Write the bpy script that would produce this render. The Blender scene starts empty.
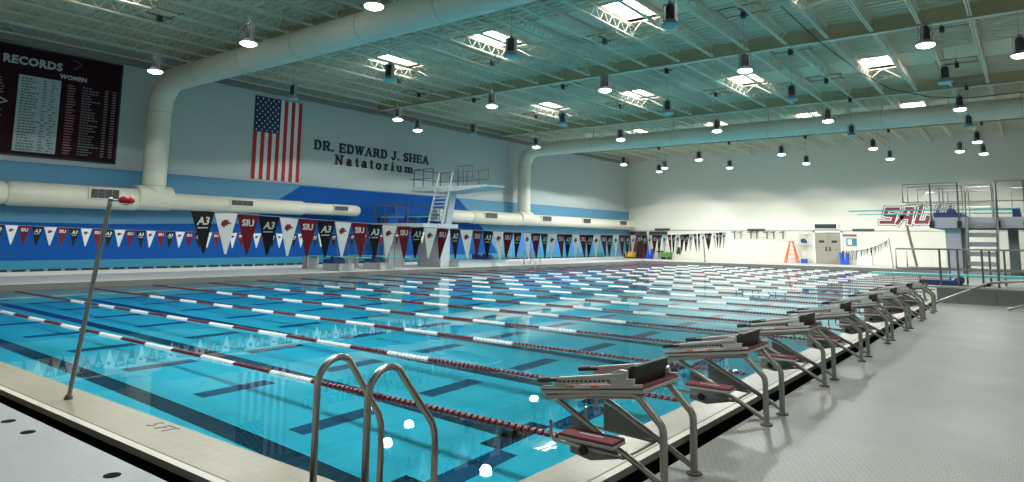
import bpy, bmesh, math, random
from mathutils import Vector, Matrix
random.seed(7)
SC = bpy.context.scene
C = SC.collection
PI = math.pi

# ---------------------------------------------------------------- camera
YAW, PITCH, ROLL, FPX, CYP = 0.656038766, 0.120435537, 0.012687598, 673.154, 157.854
cam = bpy.data.cameras.new('camera')
co = bpy.data.objects.new('camera', cam)
C.objects.link(co)
f_ = Vector((-math.sin(YAW) * math.cos(PITCH), math.cos(YAW) * math.cos(PITCH), math.sin(PITCH)))
r_ = f_.cross(Vector((0, 0, 1))).normalized()
u_ = r_.cross(f_)
r2 = math.cos(ROLL) * r_ + math.sin(ROLL) * u_
u2 = -math.sin(ROLL) * r_ + math.cos(ROLL) * u_
mw = Matrix((r2, u2, -f_)).transposed().to_4x4()
mw.translation = Vector((0, 0, 1.63))
co.matrix_world = mw
cam.sensor_fit = 'HORIZONTAL'
cam.sensor_width = 36
cam.lens = 36 * FPX / 1024
cam.shift_x = 0
cam.shift_y = -(241 - CYP) / 1024
cam.clip_end = 300
cam.clip_start = 0.05
SC.camera = co
# ---------------------------------------------------------------- world, exposure
w = bpy.data.worlds.new('world')
SC.world = w
w.use_nodes = True
w.node_tree.nodes['Background'].inputs[0].default_value = (0.6, 0.75, 0.85, 1)
w.node_tree.nodes['Background'].inputs[1].default_value = 0.15
SC.view_settings.view_transform = 'Standard'
SC.view_settings.look = 'None'
SC.view_settings.gamma = 1
SC.view_settings.use_curve_mapping = False
SC.view_settings.exposure = 0.0
LAMP_W = 1250.0          # spot power of one lit pendant lamp
WALL_W = 1350.0         # power of the added spots that shape the far wall scallops
LENS_E = 14.0           # glow of a lit lamp lens
SKY_E = 14.0             # daylight through a skylight pane
try:
    SC.cycles.max_bounces = 10
    SC.cycles.diffuse_bounces = 5
    SC.cycles.glossy_bounces = 4
    SC.cycles.transmission_bounces = 8
    SC.cycles.sample_clamp_indirect = 0
except Exception:
    pass

# ---------------------------------------------------------------- materials
MATS = {}


def mat(name, col, rough=0.5, metal=0.0, emit=None, estr=0.0, spec=0.5, noise=0.0, nscale=8.0, bump=0.0, bscale=40.0):
    if name in MATS:
        return MATS[name]
    m = bpy.data.materials.new(name)
    m.use_nodes = True
    nt = m.node_tree
    b = nt.nodes['Principled BSDF']
    b.inputs['Base Color'].default_value = (*col, 1)
    b.inputs['Roughness'].default_value = rough
    b.inputs['Metallic'].default_value = metal
    b.inputs['Specular IOR Level'].default_value = spec
    if emit:
        b.inputs['Emission Color'].default_value = (*emit, 1)
        b.inputs['Emission Strength'].default_value = estr
    if noise or bump:
        tc = nt.nodes.new('ShaderNodeTexCoord')
        if noise:
            n = nt.nodes.new('ShaderNodeTexNoise')
            n.inputs['Scale'].default_value = nscale
            n.inputs['Detail'].default_value = 5
            nt.links.new(tc.outputs['Object'], n.inputs['Vector'])
            mx = nt.nodes.new('ShaderNodeMixRGB')
            mx.inputs[1].default_value = (*[c * (1 - noise) for c in col], 1)
            mx.inputs[2].default_value = (*[min(1, c * (1 + noise)) for c in col], 1)
            nt.links.new(n.outputs['Fac'], mx.inputs[0])
            nt.links.new(mx.outputs[0], b.inputs['Base Color'])
        if bump:
            n2 = nt.nodes.new('ShaderNodeTexNoise')
            n2.inputs['Scale'].default_value = bscale
            nt.links.new(tc.outputs['Object'], n2.inputs['Vector'])
            bp = nt.nodes.new('ShaderNodeBump')
            bp.inputs['Strength'].default_value = bump
            bp.inputs['Distance'].default_value = 0.02
            nt.links.new(n2.outputs['Fac'], bp.inputs['Height'])
            nt.links.new(bp.outputs[0], b.inputs['Normal'])
    MATS[name] = m
    return m


def tile_mat(name, c1, c2, mortar, size, mort=0.06, rough=0.45, blotch=0.12, aspect=1.0):
    m = bpy.data.materials.new(name)
    m.use_nodes = True
    nt = m.node_tree
    b = nt.nodes['Principled BSDF']
    b.inputs['Roughness'].default_value = rough
    tc = nt.nodes.new('ShaderNodeTexCoord')
    br = nt.nodes.new('ShaderNodeTexBrick')
    br.offset = 0.5
    br.inputs['Color1'].default_value = (*c1, 1)
    br.inputs['Color2'].default_value = (*c2, 1)
    br.inputs['Mortar'].default_value = (*mortar, 1)
    br.inputs['Scale'].default_value = 1.0
    br.inputs['Brick Width'].default_value = size * aspect
    br.inputs['Row Height'].default_value = size
    br.inputs['Mortar Size'].default_value = size * mort
    nt.links.new(tc.outputs['Object'], br.inputs['Vector'])
    n = nt.nodes.new('ShaderNodeTexNoise')
    n.inputs['Scale'].default_value = 0.9
    n.inputs['Detail'].default_value = 6
    nt.links.new(tc.outputs['Object'], n.inputs['Vector'])
    rmp = nt.nodes.new('ShaderNodeMapRange')
    rmp.inputs[1].default_value = 0.3
    rmp.inputs[2].default_value = 0.7
    rmp.inputs[3].default_value = 1 - blotch
    rmp.inputs[4].default_value = 1 + blotch
    nt.links.new(n.outputs['Fac'], rmp.inputs[0])
    mx = nt.nodes.new('ShaderNodeMixRGB')
    mx.blend_type = 'MULTIPLY'
    mx.inputs[0].default_value = 1
    nt.links.new(br.outputs['Color'], mx.inputs[1])
    nt.links.new(rmp.outputs[0], mx.inputs[2])
    nt.links.new(mx.outputs[0], b.inputs['Base Color'])
    bp = nt.nodes.new('ShaderNodeBump')
    bp.inputs['Strength'].default_value = 0.4
    bp.inputs['Distance'].default_value = 0.003
    bp.invert = True
    nt.links.new(br.outputs['Fac'], bp.inputs['Height'])
    nt.links.new(bp.outputs[0], b.inputs['Normal'])
    MATS[name] = m
    return m


def water_mat():
    m = bpy.data.materials.new('pool_water')
    m.use_nodes = True
    nt = m.node_tree
    nt.nodes.remove(nt.nodes['Principled BSDF'])
    out = nt.nodes['Material Output']
    rf = nt.nodes.new('ShaderNodeBsdfRefraction')
    rf.inputs['Color'].default_value = (0.62, 0.95, 1.0, 1)
    rf.inputs['Roughness'].default_value = 0.0
    rf.inputs['IOR'].default_value = 1.333
    gl = nt.nodes.new('ShaderNodeBsdfGlossy')
    gl.inputs['Roughness'].default_value = 0.0
    fr = nt.nodes.new('ShaderNodeFresnel')
    fr.inputs['IOR'].default_value = 1.333
    mx = nt.nodes.new('ShaderNodeMixShader')
    nt.links.new(fr.outputs[0], mx.inputs[0])
    nt.links.new(rf.outputs[0], mx.inputs[1])
    nt.links.new(gl.outputs[0], mx.inputs[2])
    nt.links.new(mx.outputs[0], out.inputs['Surface'])
    tc = nt.nodes.new('ShaderNodeTexCoord')
    n = nt.nodes.new('ShaderNodeTexNoise')
    n.inputs['Scale'].default_value = 1.6
    n.inputs['Detail'].default_value = 2
    nt.links.new(tc.outputs['Object'], n.inputs['Vector'])
    bp = nt.nodes.new('ShaderNodeBump')
    bp.inputs['Strength'].default_value = 0.05
    bp.inputs['Distance'].default_value = 0.02
    nt.links.new(n.outputs['Fac'], bp.inputs['Height'])
    nt.links.new(bp.outputs[0], gl.inputs['Normal'])
    return m


M_wallup = mat('wall_grey_white', (0.44, 0.49, 0.49), 0.35, noise=0.04, nscale=1.5)
M_wallfar = mat('wall_warm_white', (0.66, 0.66, 0.60), 0.5, noise=0.03, nscale=1.0)
M_lblue = mat('paint_light_blue', (0.10, 0.28, 0.44), 0.5, spec=0.3, noise=0.05, nscale=2)
M_dblue = mat('paint_deep_blue', (0.002, 0.080, 0.34), 0.6, spec=0.15, noise=0.06, nscale=2)
M_teal = mat('paint_teal', (0.02, 0.22, 0.36), 0.4)
M_mblue = mat('paint_mid_blue', (0.03, 0.20, 0.55), 0.4)
M_ceil = mat('roof_deck', (0.58, 0.55, 0.42), 0.7, noise=0.10, nscale=3)
M_joist = mat('joist_paint', (0.70, 0.66, 0.53), 0.5)
M_gird = mat('girder_paint', (0.50, 0.43, 0.26), 0.5)
M_flange = mat('flange_teal_lit', (0.52, 0.53, 0.44), 0.5)  # girder colour lightened, teal light from below put into it
M_duct = mat('duct_cream', (0.68, 0.64, 0.53), 0.45, noise=0.04, nscale=2)
M_ductband = mat('duct_seam', (0.46, 0.43, 0.35), 0.5)
M_grille = mat('grille_dark', (0.06, 0.055, 0.05), 0.6)
M_deck = tile_mat('deck_tile', (0.26, 0.255, 0.23), (0.245, 0.24, 0.215), (0.19, 0.185, 0.17), 0.05, 0.10)
M_ldeck = mat('deck_plain', (0.29, 0.30, 0.315), 0.5, noise=0.08, nscale=3, bump=0.1)
M_fdeck = mat('deck_pale', (0.58, 0.575, 0.56), 0.5, noise=0.06, nscale=3)
M_coping = tile_mat('coping_tile', (0.32, 0.28, 0.21), (0.305, 0.265, 0.20), (0.27, 0.235, 0.18), 0.15, 0.03, 0.4, 0.10)
M_copedge = mat('coping_edge_brown', (0.13, 0.10, 0.07), 0.6)
M_lip = mat('gutter_lip', (0.55, 0.50, 0.42), 0.5)
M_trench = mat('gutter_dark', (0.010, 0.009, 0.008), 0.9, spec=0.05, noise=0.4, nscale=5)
M_pool = mat('pool_plaster', (0.10, 0.76, 0.94), 0.6, noise=0.05, nscale=0.7)
M_lane = mat('lane_marking', (0.004, 0.03, 0.07), 0.6)
M_lane2 = mat('lane_marking_blue', (0.006, 0.09, 0.22), 0.6)
M_riser = mat('deck_riser', (0.15, 0.14, 0.125), 0.6, noise=0.15, nscale=4)
M_white = mat('white_plastic', (0.82, 0.82, 0.80), 0.4)
M_maroon = mat('maroon', (0.16, 0.012, 0.03), 0.45)
M_floatred = mat('float_maroon', (0.12, 0.006, 0.016), 0.4)
M_black = mat('black', (0.012, 0.012, 0.014), 0.5)
M_steel = mat('stainless_tube', (0.40, 0.385, 0.36), 0.30, metal=1.0, noise=0.06, nscale=6)
M_pole = mat('pole_grey', (0.10, 0.095, 0.09), 0.4, metal=0.3)
M_alu = mat('aluminium_grey', (0.55, 0.55, 0.53), 0.45, metal=0.15)
M_plate = mat('gusset_grey', (0.22, 0.23, 0.23), 0.5)
M_dark = mat('dark_rubber', (0.03, 0.03, 0.032), 0.55, noise=0.2, nscale=20)
M_sand = mat('grip_maroon', (0.20, 0.045, 0.06), 0.8, noise=0.2, nscale=60, bump=0.2, bscale=200)
M_red = mat('red', (0.34, 0.010, 0.014), 0.4)
M_orange = mat('orange', (0.75, 0.16, 0.05), 0.5)
M_flagred = mat('flag_red', (0.50, 0.012, 0.02), 0.7)
M_flagwhite = mat('flag_white', (0.75, 0.74, 0.72), 0.7)
M_navy = mat('flag_navy', (0.012, 0.02, 0.08), 0.7)
M_penw = mat('pennant_white', (0.80, 0.80, 0.78), 0.7)
M_penm = mat('pennant_maroon', (0.20, 0.008, 0.025), 0.7)
M_penk = mat('pennant_black', (0.010, 0.010, 0.013), 0.7)
for _m in (M_penw, M_penm, M_penk):   # thin nylon lets light through
    _nt = _m.node_tree
    _b = _nt.nodes['Principled BSDF']
    _t = _nt.nodes.new('ShaderNodeBsdfTranslucent')
    _t.inputs[0].default_value = _b.inputs['Base Color'].default_value
    _x = _nt.nodes.new('ShaderNodeMixShader')
    _x.inputs[0].default_value = 0.45
    _nt.links.new(_b.outputs[0], _x.inputs[1])
    _nt.links.new(_t.outputs[0], _x.inputs[2])
    _nt.links.new(_x.outputs[0], _nt.nodes['Material Output'].inputs['Surface'])
M_letter = mat('letter_navy', (0.012, 0.022, 0.045), 0.5)
M_board = mat('board_maroon_black', (0.022, 0.004, 0.009), 0.7, spec=0.15)
M_silver = mat('silver_print', (0.42, 0.44, 0.46), 0.5)
M_panel = mat('panel_pale', (0.34, 0.40, 0.42), 0.5)
M_rowtxt = mat('row_text', (0.10, 0.12, 0.13), 0.6)
M_lampbody = mat('lamp_ballast', (0.035, 0.04, 0.05), 0.45)
M_lampbr = mat('lamp_bracket', (0.35, 0.36, 0.38), 0.4, metal=0.5)
M_lens = mat('lamp_lens_lit', (0.9, 0.95, 0.95), 0.3, emit=(0.93, 1.0, 0.98), estr=LENS_E)
M_lensoff = mat('lamp_lens_off', (0.22, 0.48, 0.52), 0.25)
M_sky = mat('skylight_pane', (0.9, 0.9, 0.9), 0.4, emit=(1.0, 0.98, 0.93), estr=SKY_E)
M_curb = mat('skylight_curb', (0.62, 0.58, 0.50), 0.6)
M_conc = mat('tower_concrete', (0.33, 0.34, 0.34), 0.7, noise=0.08, nscale=3)
M_concl = mat('tower_white', (0.44, 0.49, 0.51), 0.6, noise=0.04, nscale=3)
M_lav = mat('tower_pale_grey', (0.46, 0.47, 0.52), 0.6, noise=0.05, nscale=3)
M_spring = mat('springboard_aqua', (0.10, 0.50, 0.50), 0.5)
M_bluecov = mat('fulcrum_blue', (0.008, 0.035, 0.15), 0.5)
M_bin = mat('bin_blue', (0.01, 0.08, 0.55), 0.45)
M_green = mat('green_plastic', (0.08, 0.25, 0.06), 0.5)
M_yellow = mat('yellow_plastic', (0.65, 0.42, 0.04), 0.5)
M_door = mat('door_bronze', (0.28, 0.27, 0.23), 0.45, noise=0.1, nscale=3)
M_stair = mat('stair_grey_green', (0.16, 0.19, 0.19), 0.5)
M_plinth = tile_mat('plinth_block', (0.17, 0.17, 0.165), (0.15, 0.15, 0.145), (0.10, 0.10, 0.10), 0.35, 0.03, 0.6, 0.1, 2.5)
M_water = water_mat()


# ---------------------------------------------------------------- mesh builder
class MB:
    def __init__(self):
        self.v, self.f, self.mi = [], [], []

    def add(self, vs, fs, mi=0):
        k = len(self.v)
        self.v += [tuple(p) for p in vs]
        self.f += [tuple(i + k for i in q) for q in fs]
        self.mi += [mi] * len(fs)

    def box(self, a, b, mi=0):
        x0, y0, z0 = [min(a[i], b[i]) for i in range(3)]
        x1, y1, z1 = [max(a[i], b[i]) for i in range(3)]
        self.add([(x0, y0, z0), (x1, y0, z0), (x1, y1, z0), (x0, y1, z0), (x0, y0, z1), (x1, y0, z1), (x1, y1, z1), (x0, y1, z1)],
                 [(0, 3, 2, 1), (4, 5, 6, 7), (0, 1, 5, 4), (1, 2, 6, 5), (2, 3, 7, 6), (3, 0, 4, 7)], mi)
        return self

    def prism(self, pts, o, u, v, n, d, mi=0):
        """polygon pts (2d) in the plane (o,u,v), thickened by d along n"""
        o, u, v, n = Vector(o), Vector(u), Vector(v), Vector(n)
        if sum(pts[i][0] * pts[(i + 1) % len(pts)][1] - pts[(i + 1) % len(pts)][0] * pts[i][1] for i in range(len(pts))) < 0:
            pts = pts[::-1]
        if u.cross(v).dot(n) < 0:
            pts = pts[::-1]
        k = len(pts)
        A = [o + u * a + v * b for a, b in pts]
        B = [p + n * d for p in A]
        fs = [tuple(range(k))[::-1], tuple(range(k, 2 * k))]
        fs += [(i, (i + 1) % k, k + (i + 1) % k, k + i) for i in range(k)]
        self.add(A + B, fs, mi)
        return self

    def bar(self, a, b, wd, ht, mi=0, up=(0, 0, 1)):
        a, b = Vector(a), Vector(b)
        t = (b - a)
        L = t.length
        t.normalize()
        s = t.cross(Vector(up))
        if s.length < 1e-4:
            s = t.cross(Vector((0, 1, 0)))
        s.normalize()
        n = s.cross(t)
        self.prism([(-wd / 2, -ht / 2), (wd / 2, -ht / 2), (wd / 2, ht / 2), (-wd / 2, ht / 2)], a, s, n, t, L, mi)
        return self

    def tube(self, pts, r, seg=10, mi=0, cap=True):
        pts = [Vector(p) for p in pts]
        rs = r if isinstance(r, (list, tuple)) else [r] * len(pts)
        k = len(pts)
        tang = []
        for i in range(k):
            t = pts[min(i + 1, k - 1)] - pts[max(i - 1, 0)]
            tang.append(t.normalized())
        ref = Vector((0, 0, 1)) if abs(tang[0].z) < 0.9 else Vector((0, 1, 0))
        s = tang[0].cross(ref).normalized()
        vs = []
        for i in range(k):
            s = (s - tang[i] * s.dot(tang[i])).normalized()
            n = tang[i].cross(s)
            for j in range(seg):
                a = 2 * PI * j / seg
                vs.append(pts[i] + (s * math.cos(a) + n * math.sin(a)) * rs[i])
        fs = []
        for i in range(k - 1):
            for j in range(seg):
                j2 = (j + 1) % seg
                fs.append((i * seg + j, i * seg + j2, (i + 1) * seg + j2, (i + 1) * seg + j))
        if cap:
            fs.append(tuple(range(seg))[::-1])
            fs.append(tuple((k - 1) * seg + j for j in range(seg)))
        self.add(vs, fs, mi)
        return self

    def lathe(self, prof, o=(0, 0, 0), axis='z', seg=16, mi=0):
        """prof: list of (radius, height); closed at both ends"""
        o = Vector(o)
        ax = {'z': (Vector((1, 0, 0)), Vector((0, 1, 0)), Vector((0, 0, 1))),
              'x': (Vector((0, 1, 0)), Vector((0, 0, 1)), Vector((1, 0, 0))),
              'y': (Vector((0, 0, 1)), Vector((1, 0, 0)), Vector((0, 1, 0)))}[axis]
        vs = []
        for r, h in prof:
            for j in range(seg):
                a = 2 * PI * j / seg
                vs.append(o + ax[0] * (r * math.cos(a)) + ax[1] * (r * math.sin(a)) + ax[2] * h)
        fs = []
        k = len(prof)
        for i in range(k - 1):
            for j in range(seg):
                j2 = (j + 1) % seg
                fs.append((i * seg + j, i * seg + j2, (i + 1) * seg + j2, (i + 1) * seg + j))
        fs.append(tuple(range(seg))[::-1])
        fs.append(tuple((k - 1) * seg + j for j in range(seg)))
        self.add(vs, fs, mi)
        return self

    def build(self, name, mats, parent=None, smooth=False, bevel=0.0):
        me = bpy.data.meshes.new(name)
        me.from_pydata(self.v, [], self.f)
        ms = mats if isinstance(mats, (list, tuple)) else [mats]
        for m in ms:
            me.materials.append(m)
        for p, i in zip(me.polygons, self.mi):
            p.material_index = i
        me.update()
        if smooth:
            for p in me.polygons:
                p.use_smooth = True
            try:
                me.set_sharp_from_angle(angle=math.radians(40))
            except Exception:
                pass
        o = bpy.data.objects.new(name, me)
        C.objects.link(o)
        if parent is not None:
            o.parent = parent
        if bevel:
            b = o.modifiers.new('bevel', 'BEVEL')
            b.width = bevel
            b.segments = 2
            b.limit_method = 'ANGLE'
        return o


def tag(o, label, cat, group=None, kind=None):
    o['label'] = label
    o['category'] = cat
    if group:
        o['group'] = group
    if kind:
        o['kind'] = kind
    return o


def thing(name, label, cat, loc=(0, 0, 0), rz=0, group=None):
    o = bpy.data.objects.new(name, None)
    C.objects.link(o)
    o.location = loc
    o.rotation_euler = (0, 0, rz)
    o.empty_display_size = 0.2
    return tag(o, label, cat, group)


def struct(o, label=None):
    o['kind'] = 'structure'
    if label:
        o['label'] = label
    return o


def kids(o):
    return [c for c in ALLKIDS.get(o.name, [])]


ALLKIDS = {}


def index_kids():
    ALLKIDS.clear()
    for o in bpy.data.objects:
        if o.parent:
            ALLKIDS.setdefault(o.parent.name, []).append(o)


def copy_tree(o, parent=None):
    c = o.copy()
    C.objects.link(c)
    if parent is not None:
        c.parent = parent
    for ch in kids(o):
        copy_tree(ch, c)
    return c


def shared(name, me, parent, loc=(0, 0, 0)):
    o = bpy.data.objects.new(name, me)
    C.objects.link(o)
    o.parent = parent
    o.location = loc
    return o


def text_obj(name, s, size, o, u, v, n, m, parent=None, depth=0.01, bold=0.0, shear=0.0, space=1.0, align='CENTER', sx=1.0):
    cu = bpy.data.curves.new(name, 'FONT')
    cu.body = s
    cu.size = size
    cu.extrude = depth / 2
    cu.offset = bold
    cu.shear = shear
    cu.space_character = space
    cu.align_x = align
    cu.align_y = 'CENTER'
    cu.resolution_u = 2
    t = bpy.data.objects.new(name, cu)
    C.objects.link(t)
    dg = bpy.context.evaluated_depsgraph_get()
    me = bpy.data.meshes.new_from_object(t.evaluated_get(dg))
    bpy.data.objects.remove(t)
    bpy.data.curves.remove(cu)
    u, v, n = Vector(u), Vector(v), Vector(n)
    mt = Matrix((u * sx, v, n)).transposed().to_4x4()
    mt.translation = Vector(o)
    me.transform(mt)
    me.materials.clear()
    me.materials.append(m)
    ob = bpy.data.objects.new(name, me)
    C.objects.link(ob)
    if parent is not None:
        ob.parent = parent
    return ob


CAMP = Vector((0, 0, 1.63))


def to_px(p):
    d = Vector(p) - CAMP
    z = d.dot(f_)
    if z <= 0.1:
        return None
    return (512 + FPX * d.dot(r2) / z, CYP - FPX * d.dot(u2) / z)


def seen(p, mx=30):
    q = to_px(p)
    return q is not None and -mx < q[0] < 1024 + mx and -mx < q[1] < 482 + mx


NTH = ['first', 'second', 'third', 'fourth', 'fifth', 'sixth', 'seventh', 'eighth', 'ninth', 'tenth', 'eleventh', 'twelfth',
       'thirteenth', 'fourteenth', 'fifteenth', 'sixteenth', 'seventeenth', 'eighteenth', 'nineteenth', 'twentieth',
       'twenty-first', 'twenty-second', 'twenty-third']
EX, EY, EZ = (1, 0, 0), (0, 1, 0), (0, 0, 1)
NX, NY = (-1, 0, 0), (0, -1, 0)

# ---------------------------------------------------------------- room and pool sizes
XL, XR, YB, YF = -31.0, 7.0, -5.0, 58.8
ZROOF = 9.8
PX0, PX1, PY0, PY1 = -26.11, -3.25, 3.47, 52.57      # water
ZW, ZB = -0.23, -1.75
DX, DY = -2.21, 2.35                                   # deck edges right and near
TX, TY = -2.80, 2.92                                   # gutter inner edge
JB = 9.27                                              # joist underside

# decks
m = MB()
m.box((DX, YB, -0.6), (XR, YF, 0))
struct(m.build('floor', M_deck))
m = MB()
m.box((XL, YB, -0.6), (DX, DY, 0))
struct(m.build('floor_near', M_ldeck))
m = MB()
m.box((XL, DY, -0.6), (PX0, YF, 0))
struct(m.build('floor_left', M_fdeck))
m = MB()
m.box((PX0, PY1, -0.6), (DX, YF, 0))
struct(m.build('floor_far', M_fdeck))
# dark riser faces under the left and far deck edges
m = MB()
m.box((PX0, PY0 - .5, -0.5), (PX0 + 0.012, PY1, -0.02))
m.box((PX0, PY1 - 0.012, -0.5), (PX1, PY1, -0.02))
struct(m.build('trim_1', M_riser))
# gutter floor
m = MB()
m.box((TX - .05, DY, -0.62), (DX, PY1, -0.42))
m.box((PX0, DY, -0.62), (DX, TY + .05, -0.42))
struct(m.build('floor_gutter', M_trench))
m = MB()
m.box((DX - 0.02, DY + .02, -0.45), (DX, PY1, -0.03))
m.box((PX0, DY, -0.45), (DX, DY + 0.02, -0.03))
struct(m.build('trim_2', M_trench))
# coping ledge at water level
m = MB()
m.box((PX1, TY, -2.0), (TX, PY1, ZW + 0.012), 0)
m.box((PX0, TY, -2.0), (PX1, PY0, ZW + 0.012), 0)
struct(m.build('trim_3', M_coping))
m = MB()   # raised lip between ledge and gutter, with brown joints
m.box((TX, TY - .07, ZW - .03), (TX + 0.07, PY1, ZW + 0.03), 0)
m.box((TX, TY - .06, -0.5), (TX + 0.06, PY1, ZW - .03), 2)
m.box((PX0, TY - .06, -0.5), (TX, TY, ZW - .03), 2)
m.box((PX0, TY - .07, ZW - .03), (TX, TY, ZW + 0.03), 0)
m.box((TX - 0.045, TY + .03, -0.3), (TX, PY1, ZW + 0.014), 1)
m.box((PX0, TY, -0.3), (TX - 0.0, TY + 0.045, ZW + 0.014), 1)
struct(m.build('trim_4', [M_lip, M_copedge, M_trench]))

# pool shell and lane markings
m = MB()
m.box((PX0 - .2, PY0 - .2, ZB - .2), (PX1 + .2, PY1 + .2, ZB))
pool = struct(m.build('floor_pool', M_pool))
m = MB()
m.box((PX0 - .2, PY0, ZB), (PX0, PY1, ZW - .005))
m.box((PX1, PY0, ZB), (PX1 + .01, PY1, ZW - .005))
m.box((PX0, PY0 - .01, ZB), (PX1, PY0, ZW - .005))
m.box((PX0, PY1, ZB), (PX1, PY1 + .2, ZW - .005))
poolw = struct(m.build('wall_pool', M_pool))
LANE = 2.135
m = MB()
m2 = MB()
for k in range(23):
    yc = 4.51 + LANE * k
    m.box((PX0 + 1.6, yc - .15, ZB), (PX1 - 1.6, yc + .15, ZB + 0.004))
    m.box((PX0 + 1.6, yc - .5, ZB), (PX0 + 1.9, yc + .5, ZB + 0.004))
    m.box((PX1 - 1.9, yc - .5, ZB), (PX1 - 1.6, yc + .5, ZB + 0.004))
    for j in range(9):
        x = -4.75 - 2.27 * j
        if k < 22:
            m2.box((x - .15, yc + .5, ZB), (x + .15, yc + LANE - .5, ZB + 0.004))
lm1 = struct(m.build('trim_5', M_lane))
lm2 = struct(m2.build('trim_6', M_lane2))
m = MB()
m.add([(PX0, PY0, ZW), (PX1, PY0, ZW), (PX1, PY1, ZW), (PX0, PY1, ZW)], [(0, 1, 2, 3)])
water = struct(m.build('water', M_water, None, True))
for o in (pool, poolw, lm1, lm2):
    o.cycles.is_caustics_receiver = True
water.cycles.is_caustics_caster = True

# painted depth mark and deck drains
tag(text_obj('depth_marking', '5 FT', 0.22, (-6.80, 3.33, ZW + 0.014), EX, EY, EZ, mat('mark_grey', (0.15, 0.15, 0.15), 0.6), depth=0.004, bold=0.0),
    'dark grey 5 FT depth marking painted on the near coping ledge', 'depth marking')
for (x, y), lb in zip([(-7.18, 2.18), (-6.67, 2.17), (-5.07, 2.17)],
                      ['round dark deck drain at left end of the near deck row', 'round dark deck drain in the middle of the near deck row',
                       'round dark deck drain of the near deck row closest to the pool ladder']):
    m = MB()
    m.lathe([(0.055, 0), (0.055, 0.004), (0.045, 0.006)], (x, y, 0), 'z', 14)
    tag(m.build('deck_drain', M_trench), lb, 'drain', 'round drains in the near deck')

# ---------------------------------------------------------------- walls
m = MB()
m.box((XL - .3, YB, 4.38), (XL, YF, 10.3), 0)
m.box((XL - .3, YB, 0), (XL + 0.10, YF, 4.38), 1)
m.box((XL, YB, 4.34), (XL + 0.12, YF, 4.38), 2)
wl = struct(m.build('wall_left', [M_wallup, M_lblue, M_mblue]))


def mural(name, polys, mt, d):
    mm = MB()
    for p in polys:
        mm.prism(p, (XL + 0.10, 0, 0), EY, EZ, EX, d)
    o = mm.build(name, mt, wl)
    return o


mural('mural_wave', [[(YB, .55), (YB, 2.05), (12, 2.05), (18.7, 2.25), (19.95, 3.3), (21.65, 4.33), (34.2, 4.33), (37.2, 2.1), (38.7, .55)]], M_dblue, 0.005)
mural('mural_crest', [[(40.2, .55), (41.2, 1.9), (43.2, 2.1), (44.4, .55)], [(45.0, .55), (46.2, 1.7), (48.6, 1.8), (50, .55)], [(50.5, .55), (51.2, 1.2), (52.3, 1.2), (53, .55)]], M_mblue, 0.006)
mural('mural_band', [[(YB, 0.24), (YB, .58), (54.5, .58), (54.5, 0.24)]], M_teal, 0.007)
m = MB()
m.box((XL + .1, YB, 0.0), (XL + 0.118, YF, 0.15), 0)
y = 6.0
while y < 54:
    m.box((XL + .1, y, 0.15), (XL + .125, y + .45, 0.245), 1)
    y += .6
struct(m.build('baseboard_left', [M_fdeck, M_black]))
m = MB()   # far wall panels, seam at 2.6 m
m.box((XL - .3, YF, 2.62), (XR, YF + .3, 10.3))
m.box((XL - .3, YF - .03, 0), (XR, YF + .3, 2.60))
wf = struct(m.build('wall_far', M_wallfar))
m = MB()
m.box((XR, YB, 0), (XR + .3, YF, 10.3))
struct(m.build('wall_right', M_wallfar))
m = MB()
m.box((XL - .3, YB - .3, 0), (XR + .3, YB, 10.3))
struct(m.build('wall_near', M_wallfar))
m = MB()
for z in (8.9, 7.9):
    pass
m.box((XL + .02, YB, 9.0), (XL + .20, YF, 9.32))
struct(m.build('trim_7', mat('eave_dark', (.20, .20, .18), .6)))

# ---------------------------------------------------------------- roof deck with skylight openings
SKX = [-23.1, -17.0, -10.95, -5.05]
SKY = [8.4, 21.0, 33.75, 45.7]
SW, SH = 0.68, 1.15
xs = sorted(set([XL - .3, XR + .3] + [x + s * SW for x in SKX for s in (-1, 1)]))
ys = sorted(set([YB - .3, YF + .3] + [y + s * SH for y in SKY for s in (-1, 1)]))
m = MB()
for i in range(len(xs) - 1):
    for j in range(len(ys) - 1):
        cx, cy = (xs[i] + xs[i + 1]) / 2, (ys[j] + ys[j + 1]) / 2
        if any(abs(cx - a) < SW for a in SKX) and any(abs(cy - b) < SH for b in SKY):
            continue
        m.box((xs[i], ys[j], ZROOF), (xs[i + 1], ys[j + 1], ZROOF + .12))
struct(m.build('ceiling', M_ceil))
m = MB()   # ribs of the steel deck, running across the joists
x0, x1 = XL, 2.5
yy = 5.0
while yy < YF:
    if not any(abs(yy - b) < SH + .05 for b in SKY):
        m.box((x0, yy, ZROOF - .045), (x1, yy + .09, ZROOF + .001))
    yy += .36
rb = m.build('ceiling_ribs', M_ceil)
struct(rb)

# ---------------------------------------------------------------- girders and joists
GY = [3.0, 14.9, 26.8, 38.7, 50.6]
for i, gy in enumerate(GY[1:]):
    t = thing('roof_girder', ['olive steel roof girder above the nearest cream duct', 'long olive steel roof girder between near and middle skylight rows',
                              'olive steel roof girder just in front of the far duct', 'olive steel roof girder nearest the far white wall'][i], 'girder', (0, gy, 9.2), 0, 'steel roof girders')
    MB().box((XL + .1, -.012, .03), (XR, .012, .57)).build('web', M_gird, t)
    MB().box((XL + .1, -.14, 0), (XR, .14, .03)).build('bottom_flange', M_flange, t)
    MB().box((XL + .1, -.14, .57), (XR, .14, .6)).build('top_flange', M_gird, t)
    st = MB()
    for q in range(12):
        x = XL + 1.5 + q * 2.9
        st.box((x, -.11, .03), (x + .02, .11, .57))
    st.build('stiffener', M_gird, t)


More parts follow.
